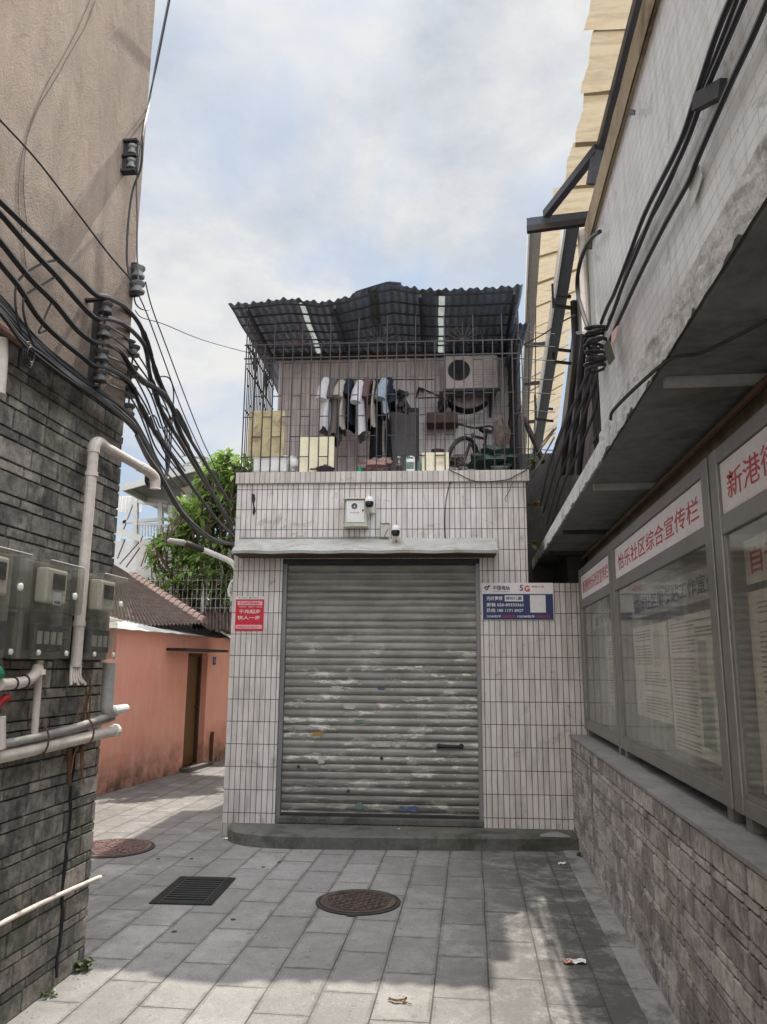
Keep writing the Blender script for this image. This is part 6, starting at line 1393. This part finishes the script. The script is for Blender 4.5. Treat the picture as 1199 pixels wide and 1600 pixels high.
R1, R2, R3, R4 = ony(300, 935, 13.6), ony(380, 930, 13.6), ony(380, 990, 12.2), ony(300, 985, 12.2)
m = MB().grid(90, 24, lambda a, b: (R1.lerp(R2, a)).lerp(R4.lerp(R3, a), b) + Vector((0, 0, .04 * abs(math.sin(a * 15 * math.pi)) + .05 * noise.noise(Vector((a * 9, b * 6, 0))))))
single('rubble_roof', 'dark broken tiled roof edge between the lime washed verge and the tiled house', 'roof', m, m_rtiles)
b0, b1 = ony(205, 905, 14.4), ony(385, 965, 14.4)
m_fbr = mtile('far_brown_brick', (.20, .13, .10, 1), (.08, .06, .05, 1), .22, .075, .008, ga=.4, offset=.5, pink=0)
single('brick_wall', 'brown brick wall behind the wire fence and under the tree', 'wall', MB().box((b0.x - 1.5, 14.4, 0), (b1.x + 1, 14.6, b0.z + .0)), m_fbr)
fp = []; f0, f1 = ony(222, 898, 12.9), ony(372, 965, 12.9); mesh_ = MB()
x = f0.x
while x < f1.x + .3: mesh_.bar((x, 12.9, f1.z - .1), (x, 12.9, f0.z), .008, .008); x += .085
for k in range(5): z = f0.z - .1 - k * .16; mesh_.bar((f0.x, 12.9, z), (f1.x + .3, 12.9, z), .009, .009)
fp.append(P('mesh', mesh_, m_bgsteel))
for px in (268, 318, 362): fp.append(P('post', MB().bar(ony(px, 975, 12.9), ony(px, 912, 12.9), .04, .04), m_bgsteel))
thing('wire_fence', 'pale wire mesh fence in front of the tree foliage', 'fence', fp)

# terrace shed on steel posts
A_ = ony(193, 758, 13); B_ = ony(318, 724, 13.2); E_ = onx(282, 806, A_.x); C_ = B_ + (E_ - A_)
rfm = MB().grid(40, 2, lambda a, b: (A_.lerp(B_, a)).lerp(E_.lerp(C_, a), b) + Vector((0, 0, .02 * math.sin(a * 120))))
fas = MB().bar(A_ + Vector((0, 0, -.05)), B_ + Vector((0, 0, -.05)), .05, .12).bar(A_ + Vector((0, 0, -.05)), E_ + Vector((0, 0, -.05)), .05, .10)
parts = [P('roof', rfm, m_greenroof), P('roof_frame', fas, m_bgsteel)]
for a, b, c in ((213, 762, 850), (252, 783, 842), (268, 790, 842)): parts.append(P('post', MB().bar(ony(a, b, 14), ony(a, c, 14), .09, .09), m_bgsteel))
parts.append(P('post', MB().bar(ony(292, 735, 14.2), ony(292, 790, 14.2), .16, .16), m_wht))
for a, b, c, d in ((216, 784, 262, 791), (190, 816, 330, 806), (213, 770, 190, 832), (232, 780, 262, 785), (286, 752, 335, 742), (216, 818, 262, 822)): parts.append(P('rail', MB().bar(ony(a, b, 14), ony(c, d, 14), .06, .06), m_bgsteel))
bal = MB()
for k in range(22): bal.bar(ony(214 + k * 4.5, 820, 13.9), ony(214 + k * 4.5, 838, 13.9), .02, .02)
parts.append(P('balusters', bal, m_bgsteel))
parts.append(P('deck_edge', MB().bar(ony(180, 828, 13.5), ony(222, 842, 13.5), .05, .12), m_bgsteel))
for a, b, c, d in ((186, 880, 216, 846), (182, 872, 194, 842), (196, 885, 217, 855)): parts.append(P('brace', MB().bar(ony(a, b, 13.6), ony(c, d, 13.6), .06, .06), m_bgsteel))
s0, s1 = ony(150, 776, 15.5), ony(222, 800, 15.5)
parts.append(P('side_sheet', MB().grid(60, 1, lambda a, b: (s0.x + (s1.x - s0.x) * a, 15.5 + .03 * math.sin(a * 150), s0.z + (s1.z - s0.z) * b)), m_wht))
w0, w1 = ony(216, 842, 14.8), ony(372, 905, 14.8)
parts.append(P('lower_wall', MB().box((w0.x, 14.8, 0), (w1.x + 1.0, 18, w0.z)), m_bgwall))
w0, w1 = ony(150, 846, 16.8), ony(216, 905, 16.8)
parts.append(P('side_wall', MB().box((w0.x, 16.8, 0), (w1.x, 19, w0.z)), m_bgwall))
thing('roof_terrace', 'pale building with a steel framed terrace under a grey green sheet roof behind the tree', 'building', parts)

# ---- the tree with leaf rosettes
def inside(c):
    d = c - EY; cc_ = Vector((d.x * XC[0] + d.y * YC[0] + d.z * UC[0], d.x * XC[1] + d.y * YC[1] + d.z * UC[1], d.x * XC[2] + d.y * YC[2] + d.z * UC[2]))
    a, b = 600 + FPX * cc_.x / cc_.z, 800 + FPX * cc_.y / cc_.z
    return a > 236 + max(0, 850 - b) * .72 + max(0, b - 905) * 1.0
def rosette(m, c, n, L_, rg, up):
    if not inside(c): return
    ax = up.normalized(); o1 = ax.orthogonal().normalized(); o2 = ax.cross(o1)
    for i in range(n):
        a = 2 * math.pi * i / n * 2.4 + rg.uniform(-.3, .3); el = rg.uniform(-.35, .75)
        d = ((o1 * math.cos(a) + o2 * math.sin(a)) * math.cos(el) + ax * math.sin(el)).normalized(); l = L_ * rg.uniform(.65, 1.15)
        s_ = d.cross(Vector((0, 0, 1)));
        if s_.length < .1: s_ = d.orthogonal()
        s_.normalize(); w_ = l * .16; m.col = min(1, max(0, rg.gauss(.5, .28)))
        dr = Vector((0, 0, -l * .22)); mid = c + d * l * .55; nrm = s_.cross(d) * w_ * .25
        m.add([c, mid + s_ * w_ - nrm * -1, c + d * l + dr, mid - s_ * w_ - nrm * -1, mid], [(0, 4, 1), (1, 4, 2), (2, 4, 3), (3, 4, 0)])
rg = random.Random(21); trunk = MB(); crown = MB(); tips = []
def grow(p, d, r, lvl):
    l = (0.85, .62, .5, .42, .34, .28)[lvl] * rg.uniform(.8, 1.25); q = p + d * l; mid = p.lerp(q, .5) + Vector((rg.uniform(-.05, .05), rg.uniform(-.05, .05), 0))
    if lvl > 0 and not inside(q): return
    trunk.tube([p, mid, q], [r, r * .85, r * .7], 7)
    if lvl >= 4: tips.append((q, d)); return
    for k in range(rg.choice((2, 3, 3))):
        nd = (d + Vector((rg.uniform(-.95, .95), rg.uniform(-.8, .8), rg.uniform(-.25, .5)))).normalized(); grow(q, nd, r * .68, lvl + 1)
    if lvl > 1 and rg.random() < .4: tips.append((q, d))
tb = ony(345, 960, 13.3); base_t = Vector((tb.x, 13.3, 0.0))
trunk.tube([base_t, base_t + Vector((-.1, 0, 1.2)), Vector((tb.x - .1, 13.3, tb.z))], [.16, .13, .12], 9)
rootp = Vector((tb.x - .1, 13.3, tb.z))
for d in ((-.95, -.1, .12), (-.55, -.1, .35), (.0, -.2, .95), (.2, .2, 1.0), (.35, -.2, .7)): grow(rootp, Vector(d).normalized(), .06, 0)
for q, d in tips: rosette(crown, q, 13, .26, rg, (d + Vector((0, 0, .5))))
# fill the crown's outer volume with twigs and rosettes where the photo shows foliage
def cl(px, py, y, spread, n):
    c = ony(px, py, y)
    for _ in range(n):
        q = c + Vector((rg.gauss(0, spread), rg.gauss(0, spread), rg.gauss(0, spread * .8))); trunk.tube([q - Vector((rg.uniform(-.12, .12), rg.uniform(-.1, .1), .3)), q], [.012, .009], 4); rosette(crown, q, 13, .25, rg, Vector((rg.uniform(-.5, .5), rg.uniform(-.7, .1), 1)))
for a, b, s_, n in ((245, 850, .16, 8), (262, 838, .18, 10), (240, 872, .12, 6), (285, 850, .2, 12), (300, 880, .2, 10), (278, 905, .2, 12), (310, 905, .22, 14), (255, 918, .14, 7), (335, 890, .22, 14), (330, 850, .25, 18), (318, 820, .2, 12), (345, 815, .25, 20), (310, 790, .18, 10), (345, 780, .22, 16), (362, 750, .2, 14), (350, 740, .18, 8), (368, 800, .22, 14), (332, 765, .15, 8), (362, 850, .2, 12), (295, 830, .15, 8), (350, 915, .2, 10)):
    cl(a, b, 13.1, s_, n)
thing('plumeria_tree', 'bushy green tree with rosettes of long leaves between the lane and the tiled house', 'tree', [P('trunk', trunk, m_bark), P('crown', crown, m_leaf)], base=tuple(base_t))
# feathery palm-like tree behind it
rg = random.Random(44); tr2 = MB(); cr2 = MB(); tp = ony(335, 735, 17)
tr2.tube([Vector((tp.x, 17, 0)), Vector((tp.x, 17, tp.z * .6)), tp], [.14, .11, .07], 8)
for k in range(20):
    a = rg.uniform(0, 6.28); el = rg.uniform(.0, 1.0); d = Vector((math.cos(a) * math.cos(el), math.sin(a) * math.cos(el), math.sin(el))); l = rg.uniform(.9, 1.5); pr = tp
    for j in range(1, 13):
        t = j / 12; q = tp + d * l * t - Vector((0, 0, l * .5 * t * t)); tr2.tube([pr, q], .008, 4); cr2.col = rg.random()
        sd = d.cross(Vector((0, 0, 1))).normalized()
        for s_ in (-1, 1):
            e_ = q + sd * s_ * .22 * (1 - .6 * t) + d * .08 - Vector((0, 0, .06)); cr2.quad(pr.lerp(q, .4), pr.lerp(q, .6), e_, e_ - d * .015)
        pr = q
thing('feathery_tree', 'dark feathery topped tree rising above the terrace roof', 'tree', [P('trunk', tr2, m_bark), P('crown', cr2, m_leafd)], base=(tp.x, 17, 0))
# shrub at the left terrace corner of the tiled house
weed(HF.w((-.03, .06, 3.56)), 'scrawny plant tuft at the left end of the coping', 24, .09, 6)
